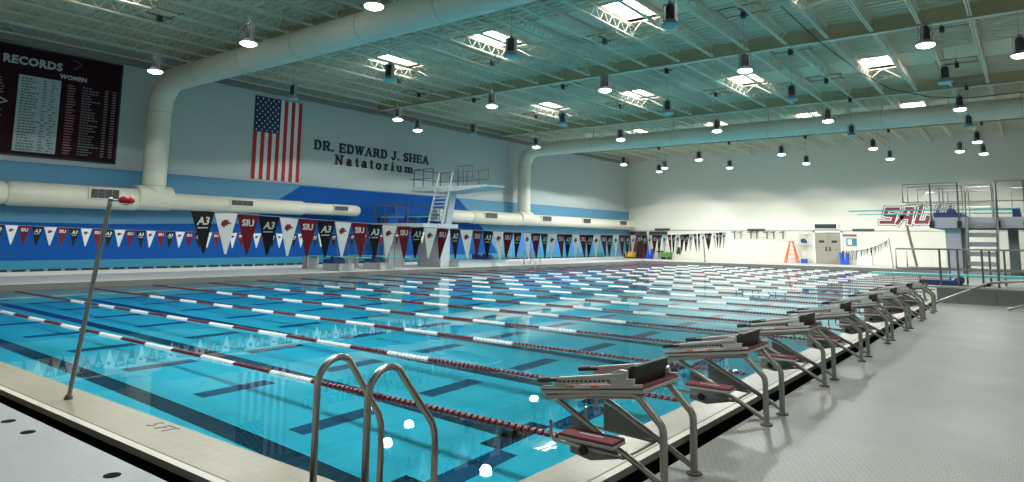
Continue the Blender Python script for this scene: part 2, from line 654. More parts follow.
def joist_meshes(L):
    a = MB()
    for s in (-1, 1):
        a.box((s * .012, 0, 0), (s * .065, L, .012))
        a.box((s * .012, 0, 0), (s * .022, L, .065))
    me_b = a.build('jb', M_joist)
    a = MB()
    for s in (-1, 1):
        a.box((s * .012, 0, .48), (s * .065, L, .492))
        a.box((s * .012, 0, .42), (s * .022, L, .485))
    me_t = a.build('jt', M_joist)
    a = MB()
    n = int(L / .30)
    d = L / n
    for q in range(n):
        za, zb = (.02, .47) if q % 2 == 0 else (.47, .02)
        a.bar((0, q * d, za), (0, (q + 1) * d, zb), .022, .022)
    me_w = a.build('jw', M_joist)
    r = [o.data for o in (me_t, me_b, me_w)]
    for o in (me_t, me_b, me_w):
        bpy.data.objects.remove(o)
    return r


BAYS = [(6.5, 14.76), (15.04, 26.66), (26.94, 38.56), (38.84, 50.46), (50.74, 58.75)]
BL = ['pale open-web roof joist in the nearest roof bay, on camera side of the near duct',
      'pale open-web roof joist between near duct girder and the long middle girder',
      'pale open-web roof joist between long middle girder and the girder before far duct',
      'pale open-web roof joist crossing above the far duct',
      'pale open-web roof joist ending at the far white wall']
for b, (ya, yb) in enumerate(BAYS):
    L = yb - ya
    mt, mbm, mw_ = joist_meshes(L)
    k = 0
    x = -30.75
    while x < 2:
        pts = [(x, ya + L * q / 8, JB) for q in range(9)]
        if any(seen(p, 0) for p in pts):
            t = thing('roof_joist', BL[b], 'joist', (x, ya, JB), 0, BL[b].replace('pale open-web roof joist', 'roof joists'))
            shared('top_chord', mt, t)
            shared('bottom_chord', mbm, t)
            shared('web', mw_, t)
        x += 1.478

# bridging rods across the joists
for q, (yy, lb) in enumerate([(10.6, 'in the nearest roof bay'), (18.6, 'just past the near duct'), (23.0, 'just before the long middle girder'), (30.6, 'just past the long middle girder'),
                              (35.6, 'in the middle roof bay beside the skylights'), (44.0, 'above the far duct'), (54.5, 'in front of the far wall')]):
    m = MB()
    x = -30.75
    while x < 1.5:
        m.bar((x, yy, JB + .03), (x + 1.478, yy, JB + .46), .025, .012)
        m.bar((x, yy + .03, JB + .46), (x + 1.478, yy + .03, JB + .03), .025, .012)
        x += 1.478
    tag(m.build('joist_bridging', M_joist), 'thin crossed bridging bars between joists ' + lb, 'bridging', 'bridging bars across the roof joists')

# skylights
ROWN = ['nearest', 'second', 'third', 'farthest']
COLN = ['nearest the left wall', 'second from the left wall', 'third from the left wall', 'farthest from the left wall']
for j, sy in enumerate(SKY):
    for i, sx in enumerate(SKX):
        if not any(seen((sx + a, sy + b, ZROOF), 60) for a in (-SW, 0, SW) for b in (-SH, 0, SH)):
            continue
        t = thing('skylight', 'bright skylight in the %s skylight row, %s' % (ROWN[j], COLN[i]), 'skylight', (sx, sy, ZROOF), 0, 'roof skylights')
        c = MB()
        for s in (-1, 1):
            c.box((s * SW, -SH, -.03), (s * (SW + .03), SH, .35))
            c.box((-SW, s * SH, -.03), (SW, s * (SH + .03), .35))
        c.build('curb', M_curb, t)
        MB().box((-SW, -SH, .30), (SW, SH, .34)).build('pane', M_sky, t)
        MB().box((-.02, -SH, .27), (.02, SH, .30)).build('mullion', M_curb, t)
        v = MB()
        for s in (-1, 1):
            v.bar((s * .72, SH + .25, JB - ZROOF + .03), (0, SH - .1, -.05), .035, .035)
        v.build('brace', M_joist, t)

# ---------------------------------------------------------------- pendant lamps
LROW = [10.5, 16.0, 21.8, 27.3, 33.2, 38.4, 44.4, 50.4]
LCOL = [-23.7, -17.9, -12.4, -7.15, -2.05]
ON = ['111..', '0000.', '11111', '00000', '11111', '...00', '11111', '11111']
ROWL = ['nearest row', 'second row', 'third row', 'fourth row', 'fifth row', 'sixth row', 'seventh row', 'row beside the far wall']
COLL = ['closest to the left wall', 'second from the left wall', 'middle column', 'fourth from the left wall', 'farthest from the left wall']


def lamp_protos():
    P = {}
    P['cord'] = MB().tube([(0, 0, .62), (0, 0, ZROOF - 7.22)], .008, 6).build('cord', M_lampbr)
    fm = MB()
    for q in (-1, 1):
        fm.box((-.74, q * .45 - .02, 2.06), (.74, q * .45 + .02, 2.10))
        fm.box((q * .70 - .02, -.45, 2.02), (q * .70 + .02, .45, 2.06))
    P['mounting_frame'] = fm.build('mounting_frame', mat('frame_brown', (.26, .24, .17), .6))
    P['junction_box'] = MB().box((-.075, -.075, 1.80), (.075, .075, 2.0)).box((-.03, -.45, 2.0), (.03, .45, 2.03)).build('junction_box', M_lampbody)
    P['hook'] = MB().lathe([(.03, .58), (.06, .6), (.06, .64), (.02, .68)], (0, 0, 0), 'z', 10).build('hook', M_lampbr)
    P['ballast'] = MB().lathe([(.09, .15), (.12, .18), (.12, .50), (.09, .56)], (0, 0, 0), 'z', 14).build('ballast', M_lampbody, smooth=True)
    b = MB()
    for s in (-1, 1):
        b.bar((s * .165, 0, .06), (s * .165, 0, .60), .014, .14, up=(0, 1, 0))
    b.box((-.172, -.07, .585), (.172, .07, .6))
    P['bracket'] = b.build('bracket', M_lampbr)
    P['reflector'] = MB().lathe([(.10, .17), (.14, .15), (.215, .05), (.228, .03), (.22, .025), (.13, .12), (.09, .13)], (0, 0, 0), 'z', 20).build('reflector', M_lampbr, smooth=True)
    P['on'] = MB().lathe([(.22, .035), (.235, .025), (.22, -.01), (.15, -.045), (.07, -.058)], (0, 0, 0), 'z', 20).build('lens', M_lens, smooth=True)
    P['off'] = MB().lathe([(.22, .035), (.235, .025), (.22, -.01), (.15, -.045), (.07, -.058)], (0, 0, 0), 'z', 20).build('lens', M_lensoff, smooth=True)
    r = {k: o.data for k, o in P.items()}
    for o in P.values():
        bpy.data.objects.remove(o)
    return r


LP = lamp_protos()


def lamp_light(t, k=1.0, wall=False):
    l = bpy.data.lights.new('lamp_light', 'SPOT')
    l.energy = LAMP_W * k
    l.color = (1.0, 0.97, 0.86) if wall else (0.95, 1.0, 0.96)
    l.spot_size = math.radians(158)
    l.spot_blend = 0.06
    l.shadow_soft_size = 0.22
    l.cycles.is_caustics_light = True
    o = bpy.data.objects.new('lamp_light', l)
    C.objects.link(o)
    o.parent = t
    o.location = (0, 0, -.10)
    if wall:
        l2 = bpy.data.lights.new('added_wall_spot', 'SPOT')  # extra aimed spot, added beside the lamp's own light for wall scallops
        l2.energy = WALL_W
        l2.color = (1.0, 0.98, 0.88)
        l2.spot_size = math.radians(74)
        l2.spot_blend = 0.35
        l2.shadow_soft_size = 0.22
        o2 = bpy.data.objects.new('added_wall_spot', l2)
        C.objects.link(o2)
        o2.parent = t
        o2.location = (0, .05, -.10)
        o2.rotation_euler = Vector((-.16, 1, -.86)).to_track_quat('-Z', 'Y').to_euler()


def lamp(x, y, on, label, z=7.22, k=1.0, wall=False):
    t = thing('pendant_lamp', label, 'lamp', (x, y, z), 0, 'pendant pool lamps')
    for part in ('cord', 'mounting_frame', 'junction_box', 'hook', 'ballast', 'bracket', 'reflector'):
        shared(part, LP[part], t)
    shared('lens', LP['on' if on else 'off'], t)
    if on:
        lamp_light(t, k, wall)


KROW = [1.0, 0, 1.1, 0, 1.0, 0, 0.8, 0.55]
KCOL = [0.32, 0.85, 1.1, 1.05, 0.45]
for j, ly in enumerate(LROW):
    for i, lx in enumerate(LCOL):
        c = ON[j][i]
        if c == '.':
            continue
        lamp(lx, ly, c == '1', '%s round pendant lamp, %s, %s' % ('lit' if c == '1' else 'unlit', ROWL[j], COLL[i]), k=KROW[j] * (KCOL[i] if i or j < 4 else (1.0, 1.6, 2.4, 2.4)[j - 4]), wall=(j == 7))
for i, lx in enumerate([-12.4, -7.15, -2.05, 3.3]):  # row continued out of view, added to light the near end
    lamp(lx, 4.9, True, 'unseen lit round pendant lamp added above the near pool edge, %s of its row' % ['left end', 'second', 'third', 'right end'][i], k=(1.2, 1.15, .5, .2)[i])
for x, y, lb, on in [(-25.2, 24.6, 'lit round pendant lamp hanging close to the left wall lettering', 1), (0.07, 24.6, 'lit round pendant lamp beyond the block row, above the right deck', 1),
                     (-3.13, 48.4, 'extra lit pendant lamp over the far springboards, out of line with the rows', 1), (-22.2, 48.2, 'extra lit pendant lamp near the far left corner, out of line with the rows', 1),
                     (-23.2, 27.0, 'unlit round pendant lamp near the left wall, before the far duct', 0)]:
    if lb.startswith('unlit'):
        continue
    lamp(x, y, on, lb, k=0.4)

# sagging cable
m = MB()
cp = [(-5.99, 21.97, 9.25), (-5.91, 26.72, 9.2), (-5.53, 32.1, 9.1), (-4.88, 35.53, 8.9), (-3.38, 36.46, 8.5), (-1.86, 36.91, 8.35), (0.12, 37.54, 8.5)]
m.tube(cp + [(1.6, 37.0, 9.25)], .022, 8)
tag(m.build('cable', M_black), 'dark cable sagging under the roof, right of the skylights', 'cable')

# ---------------------------------------------------------------- air ducts


def arc(c, r, a0, a1, n, ux, uy):
    c, ux, uy = Vector(c), Vector(ux), Vector(uy)
    return [c + ux * (r * math.cos(a0 + (a1 - a0) * i / n)) + uy * (r * math.sin(a0 + (a1 - a0) * i / n)) for i in range(n + 1)]


def duct(y, label, zc, R, branches, vents, bandx):
    t = thing('air_duct', label, 'air duct', (0, y, 0), 0, 'cream round air ducts')
    XD = -30.0
    re = 1.35
    MB().tube([(XD + re, 0, zc), (XR, 0, zc)], R, 32).build('main_run', M_duct, t, smooth=True)
    MB().tube(arc((XD + re, 0, zc - re), re, PI / 2, PI, 14, EX, EZ), R, 32).build('elbow', M_duct, t, smooth=True)
    MB().tube([(XD, 0, zc - re), (XD, 0, 3.2)], R * .96, 32).build('riser', M_duct, t, smooth=True)
    for x in bandx:
        MB().tube([(x - .015, 0, zc), (x + .015, 0, zc)], R + .008, 32).build('seam_band', M_ductband, t, smooth=True)
    for z in (zc - re, 3.73):
        MB().tube([(XD, 0, z - .015), (XD, 0, z + .015)], R + .008, 32).build('seam_band', M_ductband, t, smooth=True)
    MB().tube([(XD, -.75, 3.2), (XD, -.7, 3.2), (XD, .7, 3.2), (XD, .75, 3.2)], [.44, .52, .52, .40], 32).build('tee', M_duct, t, smooth=True)
    for (y0, y1, r) in branches:
        e = .12
        MB().tube([(XD, y0, 3.1), (XD, y0 + e, 3.1), (XD, y1 - e, 3.1), (XD, y1, 3.1)], [r * .85, r, r, r * .85], 28).build('wall_branch', M_duct, t, smooth=True)
    for (yv, r, wv) in vents:
        g = MB()
        g.box((XD + r * .86, yv - wv / 2 - .06, 3.02), (XD + r + .05, yv + wv / 2 + .06, 3.46 if r > .4 else 3.33))
        vt = g.build('vent_box', M_duct, t)
        g = MB()
        zt = 3.42 if r > .4 else 3.29
        nb = 4
        for q in range(nb):
            ya = yv - wv / 2 + wv * q / nb
            g.box((XD + r + .045, ya + .006, 3.06), (XD + r + .06, ya + wv / nb - .006, zt))
        g.build('vent_grille', M_grille, vt)
    x = XD + 3
    while x < 2:
        h = MB()
        h.box((x, -.02, zc + R * .85), (x + .04, .02, ZROOF))
        h.box((x - .02, -R * .5, zc + R * .8), (x + .06, R * .5, zc + R * .9))
        h.build('hanger', M_gird, t)
        x += 3.0
    return t


duct(13.6, 'long cream round duct under the near ceiling, bending down the left wall beside flag', 8.28, .50,
     [(-9.5, -5.3, .43), (-5.3, -.6, .46), (.6, 7.6, .36), (7.5, 11.2, .30)], [(-2.1, .46, 1.05), (3.95, .36, 1.1), (9.8, .30, .9)], [-26.5, -23.2, -19.8, -16.4, -13.0, -9.6])
duct(40.5, 'far cream round duct crossing under the ceiling before the white far wall', 8.30, .50,
     [(-9.5, -6.0, .41), (-6.0, -.6, .45), (.6, 17.3, .42)], [(-4.4, .45, 1.3), (2.4, .42, 1.2), (8.3, .42, 1.2), (14.7, .42, 1.2)], [-24, -18, -12, -6, 0])

# ---------------------------------------------------------------- record board on the left wall
t = thing('record_board', 'dark maroon swimming records board high on the left wall', 'record board', (XL, 8.0, 6.77))
F = dict(u=EY, v=EZ, n=EX)


def rect(mm, y0, z0, y1, z1, x0, d, mi=0):
    mm.prism([(y0, z0), (y1, z0), (y1, z1), (y0, z1)], (x0, 0, 0), EY, EZ, EX, d, mi)


m = MB()
rect(m, -3.8, -2.17, 4.36, 2.17, 0.001, .06)
m.build('panel', M_board, t)
m = MB()
for a in ((-3.8, -2.17, 4.36, -2.10), (-3.8, 2.10, 4.36, 2.17), (4.29, -2.17, 4.36, 2.17)):
    rect(m, *a, .06, .02)
m.build('border', M_black, t)
text_obj('heading', 'RECORDS', .43, (.07, 1.05, 1.56), EY, EZ, EX, M_silver, t, .012, .018, space=1.08)
text_obj('subheading', 'WOMEN', .245, (.07, 2.50, 1.21), EY, EZ, EX, M_silver, t, .012, .010, space=1.05)
m = MB()
rect(m, .62, -1.98, 2.07, 1.02, .061, .012)
m.build('results_panel', M_panel, t)
m = MB()
mred = MB()
mw2 = MB()
for q in range(26):
    z = .90 - q * .112
    a = .72
    for L_ in (random.uniform(.35, .7), random.uniform(.1, .2), random.uniform(.12, .2)):
        while True:
            e = min(a + random.uniform(.06, .16), a + L_)
            rect(m, a, z - .028, e, z + .028, .074, .004)
            a = e + .03
            L_ -= .14
            if L_ <= 0:
                break
        a = max(a + .12, 1.45)
        if a > 1.95:
            break
    rect(mred, 2.32, z - .022, 2.32 + random.uniform(.22, .34), z + .022, .061, .004)
    a = 2.86
    for _ in range(random.randint(3, 5)):
        e = a + random.uniform(.06, .15)
        rect(mw2, a, z - .022, e, z + .022, .061, .004)
        a = e + .03
    rect(mw2, 3.72, z - .022, 3.86, z + .022, .061, .004)
    rect(mw2, 4.02, z - .022, 4.18, z + .022, .061, .004)
    if random.random() < .9:
        a = -2.2
        while a < .1:
            e = a + random.uniform(.06, .2)
            rect(mw2, a, z - .022, e, z + .022, .061, .004)
            a = e + random.choice((.03, .03, .2))
m.build('results_text', M_rowtxt, t)
mred.build('event_text', mat('event_print', (0.26, 0.12, 0.14), .6), t)
mw2.build('names_text', mat('name_print', (0.17, 0.18, 0.19), .6), t)
m = MB()
tri = [(-.35, -.25), (.22, 0), (-.35, .25)]
for i in range(3):
    a, b = tri[i], tri[(i + 1) % 3]
    m.bar((.065, a[0] + .1, a[1] - .1), (.065, b[0] + .1, b[1] - .1), .05, .01, up=EX)
for a, b in (((2.75, 1.55), (3.0, 1.42)), ((3.0, 1.42), (2.75, 1.25))):
    pass
m.build('emblem', M_silver, t)
m = MB()
m.bar((.065, 2.42, 2.0), (.065, 2.78, 1.82), .05, .01, up=EX)
m.bar((.065, 2.78, 1.82), (.065, 2.48, 1.58), .05, .01, up=EX)
m.build('arrow_mark', mat('arrow_dark', (.05, .03, .045), .5), t)

# ---------------------------------------------------------------- flag
t = thing('wall_flag', 'large American flag hung with vertical stripes on the left wall', 'flag', (XL, 18.72, 4.5))
FWD, FHT = 2.82, 4.27
s = FWD / 13
m = MB()
rect(m, 0, 0, FWD, FHT, .002, .02)
m.build('cloth', M_flagwhite, t)
m = MB()
cant_w, cant_h = 7 * s, FHT * .43
for q in range(0, 13, 2):
    rect(m, q * s, 0, (q + 1) * s, FHT if q >= 7 else FHT - cant_h, .022, .006)
m.build('red_stripes', M_flagred, t)
m = MB()
rect(m, 0, FHT - cant_h, cant_w, FHT, .022, .010)
cn = m.build('canton', M_navy, t)
m = MB()
for r in range(11):
    n = 5 if r % 2 == 0 else 4
    for q in range(n):
        cy_ = cant_w * ((q + .5) / 5 if n == 5 else (q + 1) / 5)
        cz_ = FHT - cant_h + cant_h * (r + .7) / 11.4
        pts = []
        for a in range(10):
            rr = .062 if a % 2 == 0 else .026
            an = PI / 2 + a * PI / 5
            pts.append((cy_ + rr * math.cos(an), cz_ + rr * math.sin(an)))
        m.prism(pts, (.032, 0, 0), EY, EZ, EX, .004)
m.build('stars', M_flagwhite, cn)
m = MB()
m.tube([(.03, -.05, FHT + .02), (.03, FWD + .05, FHT + .02)], .02, 8)
m.build('hanging_rod', M_lampbr, t)

# ---------------------------------------------------------------- slab-serif wall letters


def arcp(cx, cy, rx, ry, a0, a1, n=8):
    return [(cx + rx * math.cos(math.radians(a0 + (a1 - a0) * i / n)), cy + ry * math.sin(math.radians(a0 + (a1 - a0) * i / n))) for i in range(n + 1)]


def glyph(ch):
    """(advance, [strokes]) in units of cap height 1; stroke = (points, width)"""
    T, H, S = .17, .09, .11          # stem, hairline, serif thickness

    def ser(x, y, wd=.36):
        yy = y + S / 2 if y < .5 else y - S / 2
        return ([(x - wd / 2, yy), (x + wd / 2, yy)], S)
    g = {
        'D': (.92, [([(.2, 0), (.2, 1)], T), ([(.05, .95), (.45, .95)], S), ([(.05, .05), (.45, .05)], S), (arcp(.42, .5, .33, .45, -90, 90), T * .9)]),
        'R': (.95, [([(.2, 0), (.2, 1)], T), ser(.2, 0), ([(.05, .95), (.5, .95)], S), ([(.2, .5), (.5, .5)], H), (arcp(.48, .73, .22, .22, -90, 90), T * .85), ([(.5, .5), (.74, .05)], T), ser(.80, 0, .24)]),
        '.': (.34, [([(.08, .09), (.26, .09)], .18)]),
        'E': (.86, [([(.2, 0), (.2, 1)], T), ([(.05, .95), (.74, .95)], S), ([(.05, .05), (.76, .05)], S), ([(.2, .5), (.58, .5)], H), ([(.58, .38), (.58, .62)], H), ([(.72, .72), (.72, 1)], H), ([(.74, 0), (.74, .3)], H)]),
        'W': (1.2, [([(.18, .98), (.38, .02)], T), ([(.38, .02), (.6, .9)], H), ([(.6, .95), (.8, .02)], T), ([(.8, .02), (1.02, .98)], H), ser(.17, 1, .32), ser(.6, 1, .3), ser(1.02, 1, .3)]),
        'A': (.98, [([(.16, .03), (.46, .98)], H), ([(.46, .98), (.78, .03)], T), ([(.28, .35), (.66, .35)], H), ser(.15, 0, .3), ser(.78, 0, .34)]),
        'J': (.72, [([(.45, 1), (.45, .25)], T), (arcp(.27, .24, .18, .2, 0, -190), T * .8), ([(.25, .95), (.65, .95)], S)]),
        'S': (.76, [(arcp(.38, .73, .24, .22, 20, 270), T * .85), (arcp(.38, .27, .26, .23, 90, -160), T * .85), ([(.62, .72), (.62, 1)], H), ([(.12, 0), (.12, .3)], H)]),
        'H': (1.02, [([(.2, 0), (.2, 1)], T), ([(.8, 0), (.8, 1)], T), ([(.2, .5), (.8, .5)], H), ser(.2, 0), ser(.2, 1), ser(.8, 0), ser(.8, 1)]),
        'N': (1.05, [([(.2, 0), (.2, 1)], H * 1.2), ([(.18, .98), (.8, .04)], T), ([(.8, 0), (.8, 1)], H * 1.2), ser(.2, 0), ser(.15, 1, .3), ser(.8, 1)]),
        'a': (.72, [([(.5, 0), (.5, .5)], T), (arcp(.33, .48, .18, .17, 0, 160), T * .75), (arcp(.3, .2, .2, .17, 60, 300), T * .75), ser(.56, 0, .26)]),
        't': (.52, [([(.26, .15), (.26, .9)], T), ([(.08, .62), (.46, .62)], H), (arcp(.37, .15, .11, .12, 180, 320), T * .7)]),
        'o': (.78, [(arcp(.37, .33, .25, .29, 0, 360, 14), T * .85)]),
        'r': (.64, [([(.22, 0), (.22, .66)], T), ser(.22, 0, .36), ser(.16, .66, .2), (arcp(.4, .42, .17, .2, 150, 40), T * .7)]),
        'i': (.44, [([(.22, 0), (.22, .66)], T), ser(.22, 0, .36), ([(.08, .61), (.26, .61)], S), ([(.14, .88), (.30, .88)], .17)]),
        'u': (.86, [([(.2, .2), (.2, .66)], T), (arcp(.4, .24, .2, .2, 180, 330), T * .75), ([(.62, 0), (.62, .66)], T), ([(.06, .61), (.24, .61)], S), ([(.48, .61), (.66, .61)], S), ([(.6, .05), (.78, .05)], S)]),
        'm': (1.2, [([(.2, 0), (.2, .66)], T), (arcp(.4, .4, .2, .2, 160, 0), T * .7), ([(.6, 0), (.6, .42)], T), (arcp(.8, .4, .2, .2, 160, 0), T * .7), ([(1.0, 0), (1.0, .42)], T), ser(.2, 0, .32), ser(.6, 0, .32), ser(1.0, 0, .32), ser(.14, .66, .2)]),
        ' ': (.45, []),
    }
    return g[ch]


def stroke(mm, pts, wd, o, sx, sz, d):
    for i in range(len(pts) - 1):
        a, b = Vector(pts[i]), Vector(pts[i + 1])
        t_ = (b - a)
        if t_.length < 1e-5:
            continue
        t_.normalize()
        n_ = Vector((-t_.y, t_.x)) * wd / 2
        ext = t_ * (wd * .18 if len(pts) > 2 else 0)
        q = [a - ext + n_, a - ext - n_, b + ext - n_, b + ext + n_]
        mm.prism([(p.x * sx, p.y * sz) for p in q], o, EY, EZ, EX, d)


def letters(parent, name, s, y0, y1, zbase, cap, track):
    adv = sum(glyph(c)[0] + track for c in s) - track
    k = (y1 - y0) / adv
    ln = bpy.data.objects.new(name, None)
    C.objects.link(ln)
    ln.parent = parent
    x = 0
    for c in s:
        a, st = glyph(c)
        mm = MB()
        for pts, wd in st:
            stroke(mm, [(px_ * k + x * k, py_ * cap) for px_, py_ in pts], wd * (k + cap) / 2 * 1.3, (0.002, y0, zbase), 1, 1, .04)
        if c == '.':
            mm.build('period', M_letter, ln)
        elif c != ' ':
            mm.build('letter', M_letter, ln)
        x += a + track
    return ln


t = thing('wall_lettering', 'dark slab-serif lettering naming the Natatorium, on left wall right of flag', 'lettering', (XL, 0, 0))
letters(t, 'upper_line', 'DR. EDWARD J. SHEA', 22.38, 31.35, 6.42, .52, .03)
letters(t, 'lower_line', 'Natatorium', 23.82, 29.95, 5.72, .54, .26)

# ---------------------------------------------------------------- pennant strings


def swoosh():
    """maroon curved emblem"""
    return [(-.075, .00), (-.06, .045), (-.02, .075), (.03, .072), (.055, .05), (.02, .05), (.075, .03), (.085, .005), (.05, .012), (.02, .0), (.03, -.03), (-.005, -.012), (-.02, -.05), (-.045, -.03)]


def pen_protos():
    r = {}
    for k, mt in (('w', M_penw), ('m', M_penm), ('k', M_penk)):
        o = MB().prism([(-.147, 0), (.147, 0), (.012, -.50), (-.012, -.50)], (-.003, 0, 0), EY, EZ, EX, .006).build('p', mt)
        r[k] = o.data
        bpy.data.objects.remove(o)
    o = MB().prism([(a * .85 - .005, b * .8 - .14) for a, b in swoosh()], (.0032, 0, 0), EY, EZ, EX, .0015).build('e', M_maroon)
    r['ew'] = o.data
    bpy.data.objects.remove(o)
    for k, s, sz in (('em', 'SIU', .115), ('ek', 'A3', .13)):
        o = text_obj('e', s, sz, (.0042, 0, -.105 if k == 'em' else -.12), EY, EZ, EX, M_penw, None, .002, .004, shear=0 if k == 'em' else .25)
        if k == 'ek':
            me = o.data
            bm = bmesh.new()
            bm.from_mesh(me)
            vs = [bm.verts.new(p) for p in ((.004, -.07, -.205), (.004, .06, -.205), (.004, .06, -.19), (.004, -.07, -.19))]
            bm.faces.new(vs)
            bm.to_mesh(me)
            bm.free()
        r[k] = o.data
        bpy.data.objects.remove(o)
    return r


PP = pen_protos()


def pennants(label, x, y0, y1, zf, first, dy=.30, cord_to=None):
    t = thing('pennant_string', label, 'pennant string', (x, y0, 0), 0, 'strings of triangular pennants across the pool')
    n = int((y1 - y0) / dy)
    seq = 'kwm'
    for q in range(n):
        y = y0 + dy * (q + .5)
        k = seq[(q + first) % 3]
        p = shared('pennant', PP[k], t, (0, y - y0, zf(y)))
        shared('emblem', PP['e' + k], p)
        p.rotation_euler = (math.radians(random.uniform(-2, 2)), random.uniform(-.12, .12), random.uniform(-.12, .12))
    ys_ = [y0 - .9] + [y0 + (y1 - y0) * i / 24 for i in range(25)] + ([cord_to] if cord_to else [])
    MB().tube([(0, y - y0, zf(y) + .008) for y in ys_], .004, 5).build('cord', M_ldeck, t)
    return t


pennants('string of large team pennants hanging over the pool nearest the starting blocks', -7.9, 4.025, 21.9,
         lambda y: 1.95 - .2 * (1 - ((y - 12.6) / 9.2) ** 2) if y <= 21.9 else 1.95 - (y - 21.9) * .0423, 0, .30, 37.58)
pennants('string of small-looking team pennants hanging before the blue left wall', -21.5, 5.12, 22.0,
         lambda y: 1.92 - .2 * (1 - ((y - 13.0) / 9.2) ** 2) if y <= 22 else 1.9 + (y - 22) * .002, 1, .30, 53.4)
pennants('far string of pennants sagging beside the bronze double doors', -7.9, 38.5, 53.2,
         lambda y: 1.95 - .72 * (1 - ((y - 40.5) / 12.7) ** 2) if y > 38.5 else 1.25 + (38.5 - y) * .0423, 0, .45)


M_flagpole = mat('flag_pole_grey', (0.24, 0.22, 0.20), 0.45, metal=0.5)


def flag_pole(loc, top, label, knob=True, r=.024):
    t = thing('flag_pole', label, 'pole', loc, 0, 'leaning backstroke flag poles')
    d = Vector(top) - Vector(loc)
    MB().tube([(0, 0, 0), d], r, 12).build('shaft', M_flagpole, t, smooth=True)
    MB().lathe([(r * 1.9, 0), (r * 1.9, .02), (r * 1.3, .05)], (0, 0, 0), 'z', 14).build('base_collar', M_pole, t)
    if knob:
        MB().lathe([(.025, -.08), (.05, -.05), (.058, 0), (.045, .05), (.02, .08)], d + Vector((.02, .16, -.02)), 'y', 14).build('float_knob', M_red, t, smooth=True)
        MB().tube([d + Vector((0, 0, -.03)), d + Vector((.02, .1, -.03))], .01, 6).build('tie', M_black, t)
    return t


flag_pole((-8.72, 3.20, ZW + .012), (-8.05, 3.20, 2.03), 'leaning grey flag pole standing on near coping, red knob at its top')
flag_pole((-21.2, 53.4, 0), (-21.2, 53.2, 2.2), 'grey flag pole standing on the far deck below the white wall', False, .045)
flag_pole((-7.72, 53.3, 0), (-7.90, 53.2, 2.06), 'short thin flag pole on far deck right of the double doors', False, .03)
flag_pole((-2.95, 26.5, ZW + .012), (-3.38, 26.6, 2.25), 'dark leaning flag pole between block row and springboards', False, .04)

# ---------------------------------------------------------------- lane ropes


def float_mesh(n, mt, pitch):
    a = MB()
    prof = [(.018, 0)]
    for q in range(n):
        x = q * pitch
        prof += [(.02, x + .004), (.043, x + .008), (.048, x + pitch * .35), (.043, x + pitch * .72), (.02, x + pitch * .78)]
    prof += [(.018, n * pitch)]
    a.lathe(prof, (0, 0, 0), 'x', 10)
    o = a.build('f', mt, smooth=True)
    me = o.data
    bpy.data.objects.remove(o)
    return me


SEC = .926
N1 = 11
FW_, FM = float_mesh(N1, M_white, SEC / N1), float_mesh(N1, M_floatred, SEC / N1)
LN = 50
FL = float_mesh(LN, M_floatred, 4.15 / LN)
FE = float_mesh(54, M_floatred, 4.45 / 54)
ZR = ZW - .008
proto = thing('lane_rope', 'x', 'lane rope', (0, 0, ZR), 0, 'lane ropes across the pool')
shared('float_section', FL, proto, (-7.5, 0, 0))
for q in range(15):
    shared('float_section', FW_ if q % 2 == 0 else FM, proto, (-7.5 - SEC * (q + 1), 0, 0))
shared('float_section', FE, proto, (-7.5 - SEC * 15 - 4.45, 0, 0))
MB().tube([(PX0 + .01, 0, 0), (PX1 - .01, 0, 0)], .012, 6).build('cable', M_black, proto)
index_kids()
for k in range(22):
    o = proto if k == 0 else copy_tree(proto)
    o.location = (0, 5.58 + LANE * k, ZR)
    o['label'] = 'maroon and white lane rope floating on the pool, %s out from the near edge' % NTH[k]

# ---------------------------------------------------------------- starting blocks


